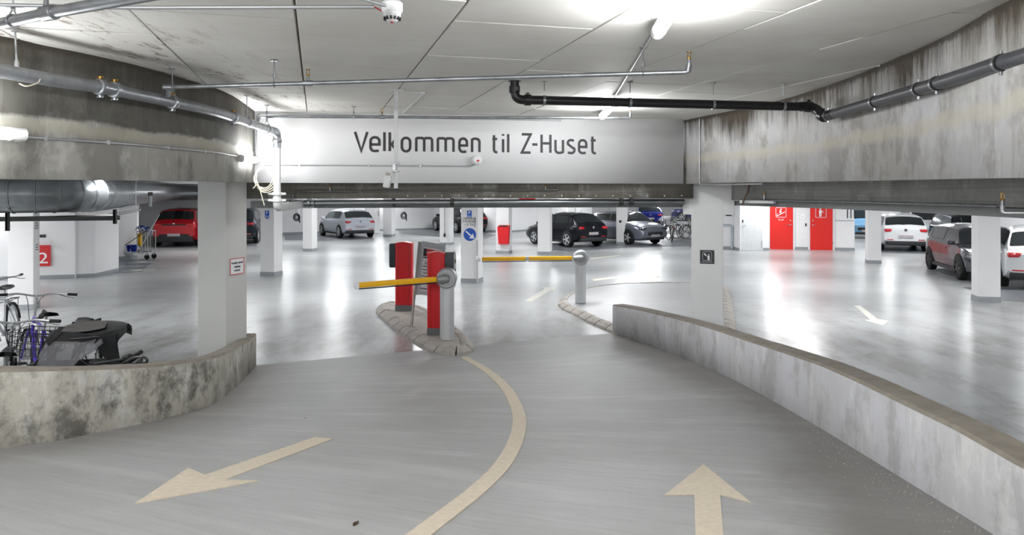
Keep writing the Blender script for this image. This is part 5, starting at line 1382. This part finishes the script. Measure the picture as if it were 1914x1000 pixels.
# conduit with the sounder on the fascia
q = A0+wv*wall_x(884)-wn*.015+Vector((0, 0, 0)); zc = EYE+(HY-311)/FPX*q.y
C5 = pipe('conduit', 'thin grey conduit along the lower fascia to the white sounder', [A0+wv*wall_x(494)-wn*.012+Vector((0, 0, zc)), A0+wv*wall_x(878)-wn*.012+Vector((0, 0, zc)), A0+wv*wall_x(886)-wn*.012+Vector((0, 0, zc+.035))], .0085, ALU, 'conduit', bend=.03, seg=8)
for px in (560, 690, 786): MB().box(A0+wv*wall_x(px)-wn*.012+Vector((0, 0, zc)), (.02, .02, .028)).build('conduit_clip', ALU, C5)
q = A0+wv*wall_x(890)-wn*.05+Vector((0, 0, EYE+(HY-300)/FPX*9.85)); r = thing('alarm_sounder', 'small white alarm sounder below the lettering on the fascia', 'alarm', q)
m = MB(); m.tube([q+wn*.05, q+wn*.03, q-wn*.03, q-wn*.055], [.062, .066, .066, .045], 18); m.build('body', SIGNW, r, smooth=True); MB().box(q-wn*.058+Vector((.01, 0, -.01)), (.035, .006, .02)).build('red_mark', SIGNR, r); MB().box(q-wn*.05+Vector((0, 0, -.045)), (.05, .02, .03), bev=.006).build('cable_gland', ALU, r)
# black and dark grey waste pipe
a = at(962, 153, 6.72); a.z = CZ; b = Vector((a.x, a.y, 3.205)); c = at(1515, 194, 6.95); c.z = 3.165
rp = [at(1548, 216, 6.72), at(1635, 199, 5.72), at(1694, 181, 5.2), at(1750, 163, 4.76), at(1800, 146, 4.42), at(1870, 121, 4.0), at(1914, 106, 3.8), at(2010, 70, 3.35)]
for p in rp: p.z = 3.055
bi = []
for p in rp:       # keep the pipe clear of the beam face
    k = min(BRc, key=lambda v: (Vector((v.x, v.y, 0))-Vector((p.x, p.y, 0))).length); bi.append(Vector((p.x, p.y, 3.06)))
P5 = thing('waste_pipe', 'black plastic waste pipe hung under the slab across the right half', 'pipe', a)
MB().tube(fillet([a, b, b.lerp(c, .5), c], .09, 6), .042, 18).build('tube', BLACKP, P5, smooth=True, angle=50)
rpc = crom(bi, 5)
kn = [c, c.lerp(rpc[0], .35)+Vector((.02, 0, -.015)), c.lerp(rpc[0], .7)+Vector((.0, 0, -.03)), rpc[0], rpc[1]]
MB().tube(crom([c-(c-b).normalized()*.12]+kn, 4), .047, 18).build('offset_bend', BLACKP, P5, smooth=True, angle=50)
for q, d in ((Vector((a.x, a.y, 3.30)), (0, 0, 1)), (b+(c-b).normalized()*.12, c-b), (c-(c-b).normalized()*.02, c-b), (kn[2], kn[3]-kn[1])):
    d = Vector(d).normalized(); m = MB(); m.tube([q-d*.035, q-d*.03, q+d*.03, q+d*.035], [.043, .052, .052, .043], 18)
    up = Vector((0, 0, 1)) if abs(d.z) < .8 else Vector((.3, -.95, 0)); m.box(q+up*.055, (.03, .02, .03)); m.build('socket_ring', BLACKP, P5, smooth=True)
m = MB(); m.lathe([(.06, -.008), (.06, 0)], a, 'Z', 18); m.build('ceiling_rose', BLK, P5)
for px in (1012, 1172, 1330, 1466):
    t = (px-962)/(1515-962); q = b.lerp(c, t*.985+.008); hanger(P5, q, .043, d=c-b, ring=False)
    m = MB(); dd = (c-b).normalized(); m.tube([q-dd*.012, q+dd*.012], .0465, 18); m.build('pipe_clip', GALV, P5, smooth=True)
P6 = thing('waste_pipe', 'dark grey plastic pipe rising along the right curved beam', 'pipe', rpc[0])
MB().tube(rpc, .043, 20).build('tube', GREYP, P6, smooth=True, angle=50)
for i in (0, 5, 12, 15, 25):
    i = min(i, len(rpc)-2)
    q = rpc[i]; d = (rpc[i+1]-rpc[max(0, i-1)]).normalized(); m = MB(); m.tube([q-d*.012, q+d*.012], .049, 20); g = m.build('pipe_clip', GALV, P6, smooth=True)
    m = MB(); m.tube([q+d*.014, q+d*.03], .0475, 20); m.build('rubber_ring', RUB, g, smooth=True)
    for s_ in (1, -1): MB().cyl(q+Vector((0, 0, s_*.045)), q+Vector((0, 0, s_*.068)), .008, 6).build('clip_screw', GALV, g)
    n_ = Vector((d.y, -d.x, 0)); n_ = n_ if n_.x > 0 else -n_
    MB().cyl(q+n_*.045, q+n_*.16, .006, 6).build('wall_stud', GALV, g)
# conduits on the left beam, ceiling and right column
lc = []
for i in range(12):
    t = i/11; px = 45+(447-45)*t
    s_i = min(range(len(BLc)), key=lambda k: abs(CX+BLc[k].x/BLc[k].y*FPX-px)); lc.append(off([BLc[s_i-1], BLc[s_i], BLc[s_i+1]], 1, .02)[1]+Vector((0, 0, 2.725+.02*t)))
C7 = pipe('conduit', 'thin grey conduit between the two lamps on the left curved beam', lc, .010, ALU, 'conduit', bend=0, seg=8)
for k in (1, 4, 7, 9): MB().box(lc[k], (.022, .022, .03)).build('conduit_clip', ALU, C7)
MB().box(lc[0]+Vector((-.05, -.02, 0)), (.11, .05, .07), bev=.006).build('junction_box', plain('grey_end_cap', '#c4c4c2', .5), C7)
pipe('conduit', 'thin conduit on the slab between the two ceiling tube lamps', [(.88, 4.35, 3.36), (1.08, 7.7, 3.36)], .010, ALU, 'conduit', bend=0, seg=8)
a = ce(240, 0, 3.36); b = ce(700, 20, 3.30)
C8 = pipe('conduit', 'grey conduit running along the top of the picture to the smoke detector', [Vector((a.x-1.2, a.y-.1, 3.32)), Vector((a.x, a.y, 3.32)), Vector((b.x, b.y, 3.32))], .011, ALU, 'conduit', bend=0, seg=8)
pipe('conduit', 'second conduit reaching the smoke detector from the upper left', [ce(640, -12, 3.345), ce(722, 11, 3.32)], .0085, ALU, 'conduit', bend=0, seg=8)
MB().tube([(b.x, b.y, 3.32), ce(716, 22, 3.318)], .004, 6).build('red_cable', SIGNR, C8)
def detector(label, p, r_, cat='smoke detector'):
    root = thing('smoke_detector', label, cat, p); p = Vector(p)
    MB().lathe([(r_*.8, .03), (r_, .02), (r_, -.02), (r_*.9, -.03)], p, 'Z', 24).build('base', SIGNW, root, smooth=True)
    MB().lathe([(r_*.86, -.03), (r_*.8, -.05), (r_*.5, -.075), (r_*.2, -.08)], p, 'Z', 24).build('head', SIGNW, root, smooth=True)
    for k in range(12):
        a = 2*math.pi*k/12; MB().box(p+Vector((math.cos(a)*r_*.66, math.sin(a)*r_*.66, -.062)), (r_*.3, .008, .016), rot=Matrix.Rotation(a, 3, 'Z')).build('vent_slot', BLK, root)
    MB().lathe([(.008, -.075), (.008, -.085)], p+Vector((0, -r_*.1, 0)), 'Z', 8).build('indicator', SIGNR, root)
    return root
q = ce(733, 22, 3.30); detector('white smoke detector at the top beside the red cable', (q.x, q.y, 3.325), .056)
q = ce(1891, 337, 2.415); detector('white smoke detector under the right beam at the picture edge', (3.3, 4.85, 2.62), .06)
# conduit down the right beam corner
cpt = off(BRc, -1, .018); i0 = min(range(len(BRc)), key=lambda k: abs(CX+BRc[k].x/max(.05, BRc[k].y)*FPX-1310)); q0 = cpt[i0]; j0 = min(range(len(BRc)), key=lambda k: abs(CX+BRc[k].x/max(.05, BRc[k].y)*FPX-1440))
C9 = pipe('conduit', 'thin grey conduit dropping at the far end of the right beam', [q0+Vector((0, 0, 3.36)), q0+Vector((0, 0, 2.46))]+[cpt[k]+Vector((0, 0, 2.452)) for k in range(i0+3, j0)], .008, ALU, 'conduit', bend=.05, seg=8)
# camera mast in front of the fascia
t_ = ce(740, 168); mx, my = t_.x, t_.y; zb_ = EYE+(HY-352)/FPX*my
r = thing('camera_mast', 'white camera mast hanging from the slab in front of the fascia', 'camera', (mx, my, zb_))
MB().box((mx, my, (CZ+zb_)/2), (.037, .037, CZ-zb_), bev=.005).build('mast', WPIPE, r, smooth=True)
MB().lathe([(.075, -.012), (.075, 0)], (mx, my, CZ), 'Z', 18).build('ceiling_plate', WPIPE, r)
zc1, zc2 = EYE+(HY-306)/FPX*my, EYE+(HY-320)/FPX*my
for z in (zc1, zc2): m = MB(); m.box((mx, my-.02, z), (.065, .06, .016), bev=.004); m.cyl((mx-.04, my-.03, z), (mx+.04, my-.03, z), .006, 6); m.build('clamp', ALU, r)
MB().box((mx-.012, my-.03, (zc1+zc2)/2), (.03, .02, zc1-zc2)).build('bracket', ALU, r)
M = Matrix.Translation((mx-.075, my-.05, (zb_+EYE+(HY-322)/FPX*my)/2)) @ Matrix.Rotation(R_(10), 4, 'Y')
MB(M).box((0, 0, 0), (.065, .09, .15), bev=.014).build('camera_housing', WPIPE, r, smooth=True); MB(M).box((0, -.047, .06), (.045, .01, .025)).build('camera_window', plain('camera_glass', '#8a7f70', .2), r); MB(M).box((.0, -.001, .088), (.08, .11, .012), bev=.003).build('sun_shade', WPIPE, r)
t2 = ce(793, 171); t3 = ce(752, 210)
pipe('conduit', 'white conduit loop on the slab right of the camera mast', [(mx, my, 3.365), (t2.x, t2.y, 3.365), (t3.x, t3.y, 3.365)], .010, WPIPE, 'conduit', bend=.03, seg=8)
# coil of white cable beside the riser
q = at(493, 332, 8.95); r = thing('cable_coil', 'coil of cream cable hanging left of the white riser pipe', 'cable', q)
for k in range(4):
    R0 = .115+.008*k; cc = q+Vector((.006*k, .01*k, -.01*k)); pts = [cc+Vector((math.cos(a)*R0, .02*math.sin(a*3+k), math.sin(a)*R0*1.1)) for a in [2*math.pi*j/26 for j in range(26)]]
    m = MB(); m.tube(pts+[pts[0]], .0065, 6, caps=False); m.build('loop', plain('cream_cable', '#d8d1bb', .5), r, smooth=True)
m = MB(); m.tube(crom([at(478, 334, 8.9), at(486, 355, 8.9), at(494, 384, 8.9)], 4), .006, 6); m.tube(crom([at(480, 318, 8.9), at(478, 345, 8.9), at(473, 352, 8.9)], 4), .006, 6); m.build('loose_end', plain('cream_cable', '#d8d1bb', .5), r, smooth=True)
MB().tube([at(489, 312, 9.1), q+Vector((0, 0, .11))], .008, 6).build('hook', ALU, r)
# pipe run and valves below the lower beam
ld = (LB1-LB0).normalized(); ln_ = Vector((-ld.y, ld.x, 0))
def lb(px, dy=0, z=2.2):      # point on the line dy metres behind the lower beam front
    t = (px-CX)/FPX; o = LB0+ln_*dy; k = ld.y/ld.x; D = (o.y-k*o.x)/(1-k*t); return Vector((t*D, D, z))
r = pipe('drain_main', 'long grey pipe with valves under the board-marked beam', [lb(520, -.05, 2.205), lb(590, .0, 2.205), lb(740, .05, 2.215), lb(1278, .12, 2.215)], .042, GALVD, bend=0)
for px, s in ((540, 1.5), (549, 1.25), (566, 1.1), (578, 1.55), (585, 1.3)):
    p = lb(px, -.03, 2.205); m = MB(); m.tube([p-ld*.02, p-ld*.016, p+ld*.016, p+ld*.02], [.045, .042*s, .042*s, .045], 16)
    for a in range(0, 360, 60): m.box(p+Vector((0, math.cos(R_(a))*.042*s*.95, math.sin(R_(a))*.042*s*.95)), (.055, .02, .02))
    m.build('flange', GALVD, r, smooth=True)
for px in (736, 845, 1161, 1180):
    p = lb(px, .06, 2.215); m = MB(); m.tube([p-ld*.025, p+ld*.025], .052, 16); m.box(p+Vector((0, -.03, .05)), (.04, .05, .05)); m.box(p+Vector((0, -.03, -.05)), (.03, .04, .03)); m.build('pipe_clamp', DARKST, r, smooth=True)
RIB = NT('ribbed_duct_sheet'); w_ = RIB.node('ShaderNodeTexWave', wave_type='BANDS', bands_direction='X'); w_.inputs['Scale'].default_value = 14; RIB.link(RIB.coord('Object'), w_.inputs['Vector'])
RIB.b.inputs['Base Color'].default_value = srgb('#8d908f'); RIB.b.inputs['Roughness'].default_value = .5; RIB.b.inputs['Metallic'].default_value = .35; RIB.bump(w_.outputs['Fac'], .5, .01)
m = MB(); a, b = lb(468, .34, 0), lb(1281, .34, 0); m.prism([(a.x, a.y), (b.x, b.y), (b.x+ln_.x*.34, b.y+ln_.y*.34), (a.x+ln_.x*.34, a.y+ln_.y*.34)], 2.135, 2.235)
m.build('flat_duct', RIB.m, None, label='flat grey ribbed duct under the board-marked beam in the middle', cat='duct')
pa = lb(548, -.035, 2.365); pb_ = lb(1043, -.035, 2.388)
r = pipe('sprinkler_pipe', 'thin dark sprinkler pipe in front of the board-marked beam', [lb(548, -.04, 2.25), pa, pb_, pb_+Vector((0, 0, .05))], .0125, plain('dull_dark_pipe', '#6b6c6a', .4, .6), bend=.05, seg=10)
for px in (617, 1020): sprinkler(r, lb(px, -.035, 2.372+.00005*(px-548)))
MB().cyl(lb(643, -.035, 2.37), lb(643, -.035, 2.6), .005, 6).build('hanger_rod', GALVD, r)
r = thing('formwork_anchor_row', 'row of pale plugged formwork holes along the board-marked beam', 'plug', lb(760, -.002, 2.32)); 
for k in range(17):
    for z in (2.315,):
        p = lb(762+k*32, -.004, z-.012+.006*random.random()); MB().tube([p, p-ln_*.004], .012, 10).build('plug', plain('pale_mortar_plug', '#b7b2a8', .8), r)
# right-hand duct and pipes along the second ring beam
rb_in = off(RB, 1, .06); rb_out = off(RB, 1, .30)
m = MB(); rows = []
for p, q in zip(rb_in, rb_out): rows.append([(p.x, p.y, 2.235), (p.x, p.y, 2.165), (q.x, q.y, 2.165), (q.x, q.y, 2.235), (p.x, p.y, 2.235)])
V = m.grid(rows); m.bm.faces.new(V[0][:4]); m.bm.faces.new(V[-1][:4]); bmesh.ops.remove_doubles(m.bm, verts=m.bm.verts, dist=.0005)
m.build('flat_duct', RIB.m, None, label='curved flat grey duct below the right ring beam', cat='duct')
rc = off(RB, 1, -.035)
pc = [rc[k]+Vector((0, 0, 2.252)) for k in range(2, len(rc)-12)]
r = thing('sprinkler_pipe', 'thin galvanised pipe curving below the right ring beam', 'pipe', pc[0]); MB().tube(pc, .012, 10).build('tube', GALV, r, smooth=True)
q = pc[2]; MB().tube([q, q+Vector((0, 0, .05))], .014, 8).build('elbow', GALV, r, smooth=True); sprinkler(r, q+Vector((0, 0, .03)))
q = at(1874, 398, 5.0); r = pipe('sprinkler_pipe', 'grey pipe end with a sprinkler at the right picture edge', [q+Vector((0, 0, .05)), q, at(1990, 398, 4.75)], .016, ALU, bend=.03); sprinkler(r, q+Vector((0, 0, .05)))
q = at(1385, 377.5, 9.9); q2 = at(1448, 377.5, 9.4); MB().box((q+q2)/2, ((q2-q).length, .05, .035), rot=Matrix.Rotation(math.atan2(q2.y-q.y, q2.x-q.x), 3, 'Z')).build('cable_trunking', SIGNW, None, label='short white cable trunking beside the right capital', cat='trunking')
m = MB(); m.tube(crom([at(1402, 341, 9.6), at(1398, 358, 9.6), at(1392, 370, 9.7), at(1388, 382, 9.8)], 4), .014, 8); m.build('cable_bundle', plain('brown_cable_bundle', '#6f5d52', .7, var=.3, scale=30), None, label='bundle of brown cables beside the right capital', cat='cable')

# ------------------------------------------------------------------ big spiral duct with tray at left
dpts = [Vector(p) for p in ((-15, 11.2, 2.33), (-9.4, 11.75, 2.33), (-8.3, 11.95, 2.33), (-7.75, 12.2, 2.33), (-7.5, 12.7, 2.33), (-7.75, 13.6, 2.33), (-10.1, 19.5, 2.33), (-14.1, 29.5, 2.33), (-14.7, 33, 2.33), (-14.2, 37, 2.33))]
dc = crom(dpts, 6); RD = .315
r = thing('ventilation_duct', 'big round galvanised ventilation duct below the left beam', 'duct', dpts[0])
tot = 0; last = 0; segs = []
MB().tube(dc, RD, 32).build('duct', GALVD, r, smooth=True, angle=60)
def seam(i, w_=.018, dr=.012, nm='seam_ring'):
    q = dc[i]; d = (dc[min(i+1, len(dc)-1)]-dc[i-1]).normalized(); MB().tube([q-d*w_, q-d*w_*.6, q+d*w_*.6, q+d*w_], [RD+.001, RD+dr, RD+dr, RD+.001], 32).build(nm, GALVD, r, smooth=True)
for i in (5, 7, 9, 11, 13, 16, 19, 22, 25, 28, 30): seam(i)
for k in range(26):
    t = k/26*1.0; q = dc[30].lerp(dc[37], t) if True else 0; d = (dc[37]-dc[30]).normalized(); qq = dc[30+int(t*7)].lerp(dc[31+int(t*7)], t*7-int(t*7))
    if k < 14: MB().tube([qq-d*.03, qq, qq+d*.03], [RD+.001, RD+.012, RD+.001], 28).build('flexible_rib', GALV, r, smooth=True)
tray = thing('cable_tray', 'dark steel cable tray on brackets under the round duct', 'cable tray', (-9, 11.6, 1.88))
ta, tb = at(-160, 424, 11.6), at(216, 409, 12.4); ta.z = 1.86; tb.z = 1.905
d = (tb-ta).normalized(); s = Vector((-d.y, d.x, 0)); cn = (ta+tb)/2; ang = math.atan2(d.y, d.x); L = (tb-ta).length
Rt = Matrix.Rotation(ang, 3, 'Z')
for o in (0, .3): MB().box(cn+s*o+Vector((0, 0, .03)), (L, .012, .07), rot=Rt).build('tray_rail', DARKST, tray)
for k in range(int(L/.28)): MB().box(ta+d*(.15+.28*k)+s*.15+Vector((0, 0, .005)), (.03, .3, .012), rot=Rt).build('tray_rung', DARKST, tray)
MB().tube([ta+s*.1+Vector((0, 0, .03)), tb+s*.1+Vector((0, 0, .03))], .03, 8).build('cable', RUB, tray); MB().tube([ta+s*.2+Vector((0, 0, .035)), tb+s*.2+Vector((0, 0, .035))], .035, 8).build('cable', plain('brown_black_cable', '#3a352b', .6), tray)
for px, D in ((14, 11.9), (215, 12.3)):
    z0, z1 = (EYE+(HY-431)/FPX*D, EYE+(HY-397)/FPX*D) if px < 100 else (EYE+(HY-418)/FPX*D, EYE+(HY-391)/FPX*D)
    q = at(px, 410, D-.12); m = MB(); m.box((q.x-.022, q.y, (z0+z1)/2), (.008, .045, z1-z0)); m.box((q.x+.022, q.y, (z0+z1)/2), (.008, .045, z1-z0)); m.box((q.x, q.y+.02, (z0+z1)/2), (.05, .006, z1-z0))
    b_ = m.build('channel_bracket', DARKST, tray)
    for k in range(4): MB().box((q.x, q.y+.014, z0+(z1-z0)*(.15+.23*k)), (.018, .008, .03)).build('slot', BLK, b_)
pipe('sprinkler_pipe', 'thin pipe running off under the round duct towards the red SUV', [at(196, 404, 13.0), at(262, 392, 19)], .03, GALVD, bend=0, seg=8)
q = at(281, 386, 14.5); r = thing('sprinkler_drop', 'upright sprinkler stub and rod in front of the round duct', 'pipe', q); MB().tube([q, at(281, 362, 14.5)], .03, 10).build('stub', GALVD, r, smooth=True); MB().tube([at(281, 366, 14.5), at(281, 359, 14.5)], .045, 10).build('valve', DARKST, r, smooth=True); MB().cyl(at(254, 392, 13.8), at(254, 338, 13.8), .008, 6).build('hanger_rod', GALV, r)

# ------------------------------------------------------------------ chargers on the far wall, plug on column
def charger(label, px, py, D, R0=.07):
    q = at(px, py, D); r = thing('charging_cable', label, 'charging cable', q)
    MB().box(q+Vector((0, .1, .28)), (.2, .14, .3), bev=.03).build('wall_unit', SIGNW, r, smooth=True)
    for k in range(4):
        R1 = R0+.035*k; pts = [q+Vector((math.cos(a)*R1, -.02*k, math.sin(a)*R1*1.15)) for a in [2*math.pi*j/22 for j in range(22)]]
        m = MB(); m.tube(pts+[pts[0]], .016 if k < 3 else .022, 6, caps=False); m.build('cable_loop', RUB if k != 1 else plain('grey_cable', '#55585c', .5), r, smooth=True)
    MB().tube([q+Vector((R0+.07, -.04, 0)), q+Vector((R0+.09, -.04, -.3))], [.03, .04], 8).build('plug', BLK, r, smooth=True)
charger('coiled black charging cable on the wall left of the white hatchback', 555, 406, 39.8)
charger('coiled black charging cable on the wall right of the white hatchback', 755, 403, 44.0)
CD = COLS['D']; M = face_matrix(CD, 'front', .0, 0); q = CD[0].location; r = thing('charging_plug', 'black plug hanging on a thin cable down a white column', 'plug', M.translation)
z0 = zof(438, q.y-.3); m = MB(M); m.tube([(0, z0, .03), (0, 2.5, .03)], .010, 6); m.build('cable', RUB, r); m = MB(M); m.tube([(0, z0-.12, .05), (0, z0-.02, .05), (0, z0+.06, .03)], [.03, .06, .02], 8); m.build('plug', BLK, r, smooth=True)

# ------------------------------------------------------------------ cleaning trolley
c = fl(258, 484); M = Matrix.Translation((c.x, c.y, 0)) @ Matrix.Rotation(R_(-8), 4, 'Z')
r = thing('cleaning_trolley', 'steel cleaning trolley with a tall push frame', 'trolley', c)
m = MB(M); m.box((-.12, 0, .22), (.95, .5, .03)); m.box((-.12, -.25, .245), (.95, .02, .06)); m.box((-.12, .25, .245), (.95, .02, .06)); m.build('deck', ALU, r)
m = MB(M)
for y in (-.22, .22): m.tube(fillet([(.12, y, .22), (.12, y, 1.0), (.52, y, 1.0), (.52, y, .2)], .06), .016, 8); m.tube([(.32, y, .95), (.32, y, .25)], .012, 8)
m.tube([(.52, -.22, 1.0), (.52, .22, 1.0)], .014, 8); m.tube([(.12, -.22, 1.0), (.12, .22, 1.0)], .014, 8); m.build('push_frame', ALU, r, smooth=True)
for x, y in ((-.52, -.2), (-.52, .2), (.48, -.2), (.48, .2)):
    w_ = MB(M); w_.lathe([(.08, -.02), (.095, -.014), (.095, .014), (.08, .02)], (x, y, .095), 'Y', 16); w_.build('castor', RUB, r, smooth=True); MB(M).box((x, y, .18), (.04, .06, .08)).build('castor_fork', ALU, r)
for k, x in enumerate((-.42, -.13)):
    b = thing('bucket', ('blue bucket on the left end of the cleaning trolley', 'blue bucket next to the yellow wringer on the trolley')[k], 'bucket', M @ Vector((x, 0, .24)))
    m = MB(M @ Matrix.Translation((x, -.02, 0))); m.lathe([(.10, .24), (.135, .49), (.145, .5), (.145, .485), (.125, .48), (.092, .26)], (0, 0, 0), 'Z', 18); m.build('shell', plain('blue_plastic', '#1f3fb0', .35), b, smooth=True)
    m = MB(M @ Matrix.Translation((x, -.02, 0))); m.tube([(math.cos(a)*.145, -.02, .49+math.sin(a)*-.06) for a in [math.pi*j/10 for j in range(11)]], .004, 5); m.build('handle', ALU, b)
b = thing('mop_wringer', 'yellow mop wringer standing behind the blue buckets', 'wringer', M @ Vector((-.02, .1, .24))); m = MB(M); m.box((-.02, .12, .66), (.15, .14, .42), bev=.02); m.build('body', plain('yellow_plastic', '#f2b90a', .4), b, smooth=True); MB(M).box((-.02, .12, .88), (.17, .16, .03), bev=.01).build('rim', plain('yellow_plastic', '#f2b90a', .4), b)
b = thing('mop', 'mop with a long white handle leaning on the trolley frame', 'mop', M @ Vector((.2, -.1, .3))); MB(M).tube([(.10, -.1, .3), (.92, -.15, 1.58)], .014, 8).build('handle', SIGNW, b)
m = MB(M)
for k in range(9): m.tube(crom([(.10, -.1, .34), (.06+.02*k, -.16+.03*(k % 3), .30), (.03+.025*k, -.14, .25)], 3), .014, 5)
m.build('mop_head', plain('mop_cotton', '#b9b3a8', .9), b); 
b = thing('cloth_bundle', 'blue and white cloths tied on top of the trolley frame', 'cloth', M @ Vector((.2, 0, 1.0))); rnd = random.Random(5)
for k in range(7):
    p = Vector((.05+.08*k, rnd.uniform(-.2, 0), 1.0+rnd.uniform(-.02, .12))); m = MB(M); m.tube(crom([p+Vector((-.09, 0, -.05)), p+Vector((0, .02, .06)), p+Vector((.09, 0, -.04)), p+Vector((.06, 0, -.12))], 4), [.03]*12+[.02] if False else .028, 8); m.build('strip', plain('blue_cloth', '#2a4fa3', .8) if k % 3 else plain('white_cloth', '#c9ccd6', .8), b, smooth=True)
b = thing('mop_stick', 'black stick lying from the buckets to the trolley frame', 'stick', M @ Vector((-.4, -.15, .55))); MB(M).tube([(-.35, -.2, .5), (.55, -.24, 1.05)], .013, 6).build('stick', BLK, b)

# ------------------------------------------------------------------ red door wall details
Mi = wall_matrix(1491, 1.32); r = thing('intercom_board', 'small white printed board between the red doors', 'sign', Mi.translation); MB(Mi).box((.13, .04, .012), (.30, .22, .012), bev=.004).build('plate', plain('paper_white', '#fafafa', .5), r)
for k in range(3): MB(Mi).box((.07+.12*(k % 2), .08-.05*k, .02), (.08, .012, .003)).build('print_line', plain('grey_print', '#70747c', .5), r)
Mi = wall_matrix(1506, 1.03); MB(Mi).box((0, 0, .015), (.05, .11, .03), bev=.006).build('card_reader', BLK, None, label='black card reader between the red doors', cat='card reader')
Mi = wall_matrix(1583, 0); r = thing('wall_lettering', 'three tall black letter strokes on the wall right of the red doors', 'lettering', Mi.translation)
for k in range(3): MB(Mi).box((.02+.13*k, 1.52, .006), (.035, .42, .006)).build('stroke', SIGNK, r)
Mi = wall_matrix(1578, 1.19); MB(Mi).text('Her finder du Z-Huset', .075, Matrix.Translation((0, .02, .004))).build('small_lettering', plain('grey_print', '#70747c', .5), None, label='line of small grey lettering right of the second red door', cat='lettering')
q = fl(1361, 466); r = thing('wall_pipe', 'grey painted pipe bend beside the pale grey service door', 'pipe', q)
MB().tube(fillet([(q.x-.6, q.y-.1, 1.0), (q.x+.13, q.y-.1, 1.0), (q.x+.13, q.y-.1, .03)], .12, 5), .05, 12).build('tube', plain('grey_pipe_paint', '#b8c0ca', .4), r, smooth=True)
MB().box((q.x+.0, q.y-.05, 1.42), (.22, .14, .08), bev=.02).build('black_fitting', BLK, r)
q = fl(693, 437, 0); M = frame((-8.8, 43.5, 0), Vector((4.7, 3.5, 0))); r = thing('door_4', None, None, M.translation); tag(r, kind='structure'); MB(M).box((.5, 1.05, .05), (.95, 2.1, .05), bev=.005).build('door_leaf', WHITE, r); MB(M).box((.88, 1.1, .1), (.04, .3, .05)).build('door_handle', ALU, r)
q = at(968, 371.5, 43.9); r = thing('wall_sign_strip', 'red and white sign strip high on the far wall above the flat duct', 'sign', q); MB().box(q, (2.1, .03, .22), rot=Matrix.Rotation(R_(2), 3, 'Y')).build('strip', SIGNR, r); MB().box(q+Vector((-.65, -.02, .02)), (.5, .02, .12)).build('white_mark', SIGNW, r)
print('objects', len(bpy.data.objects))
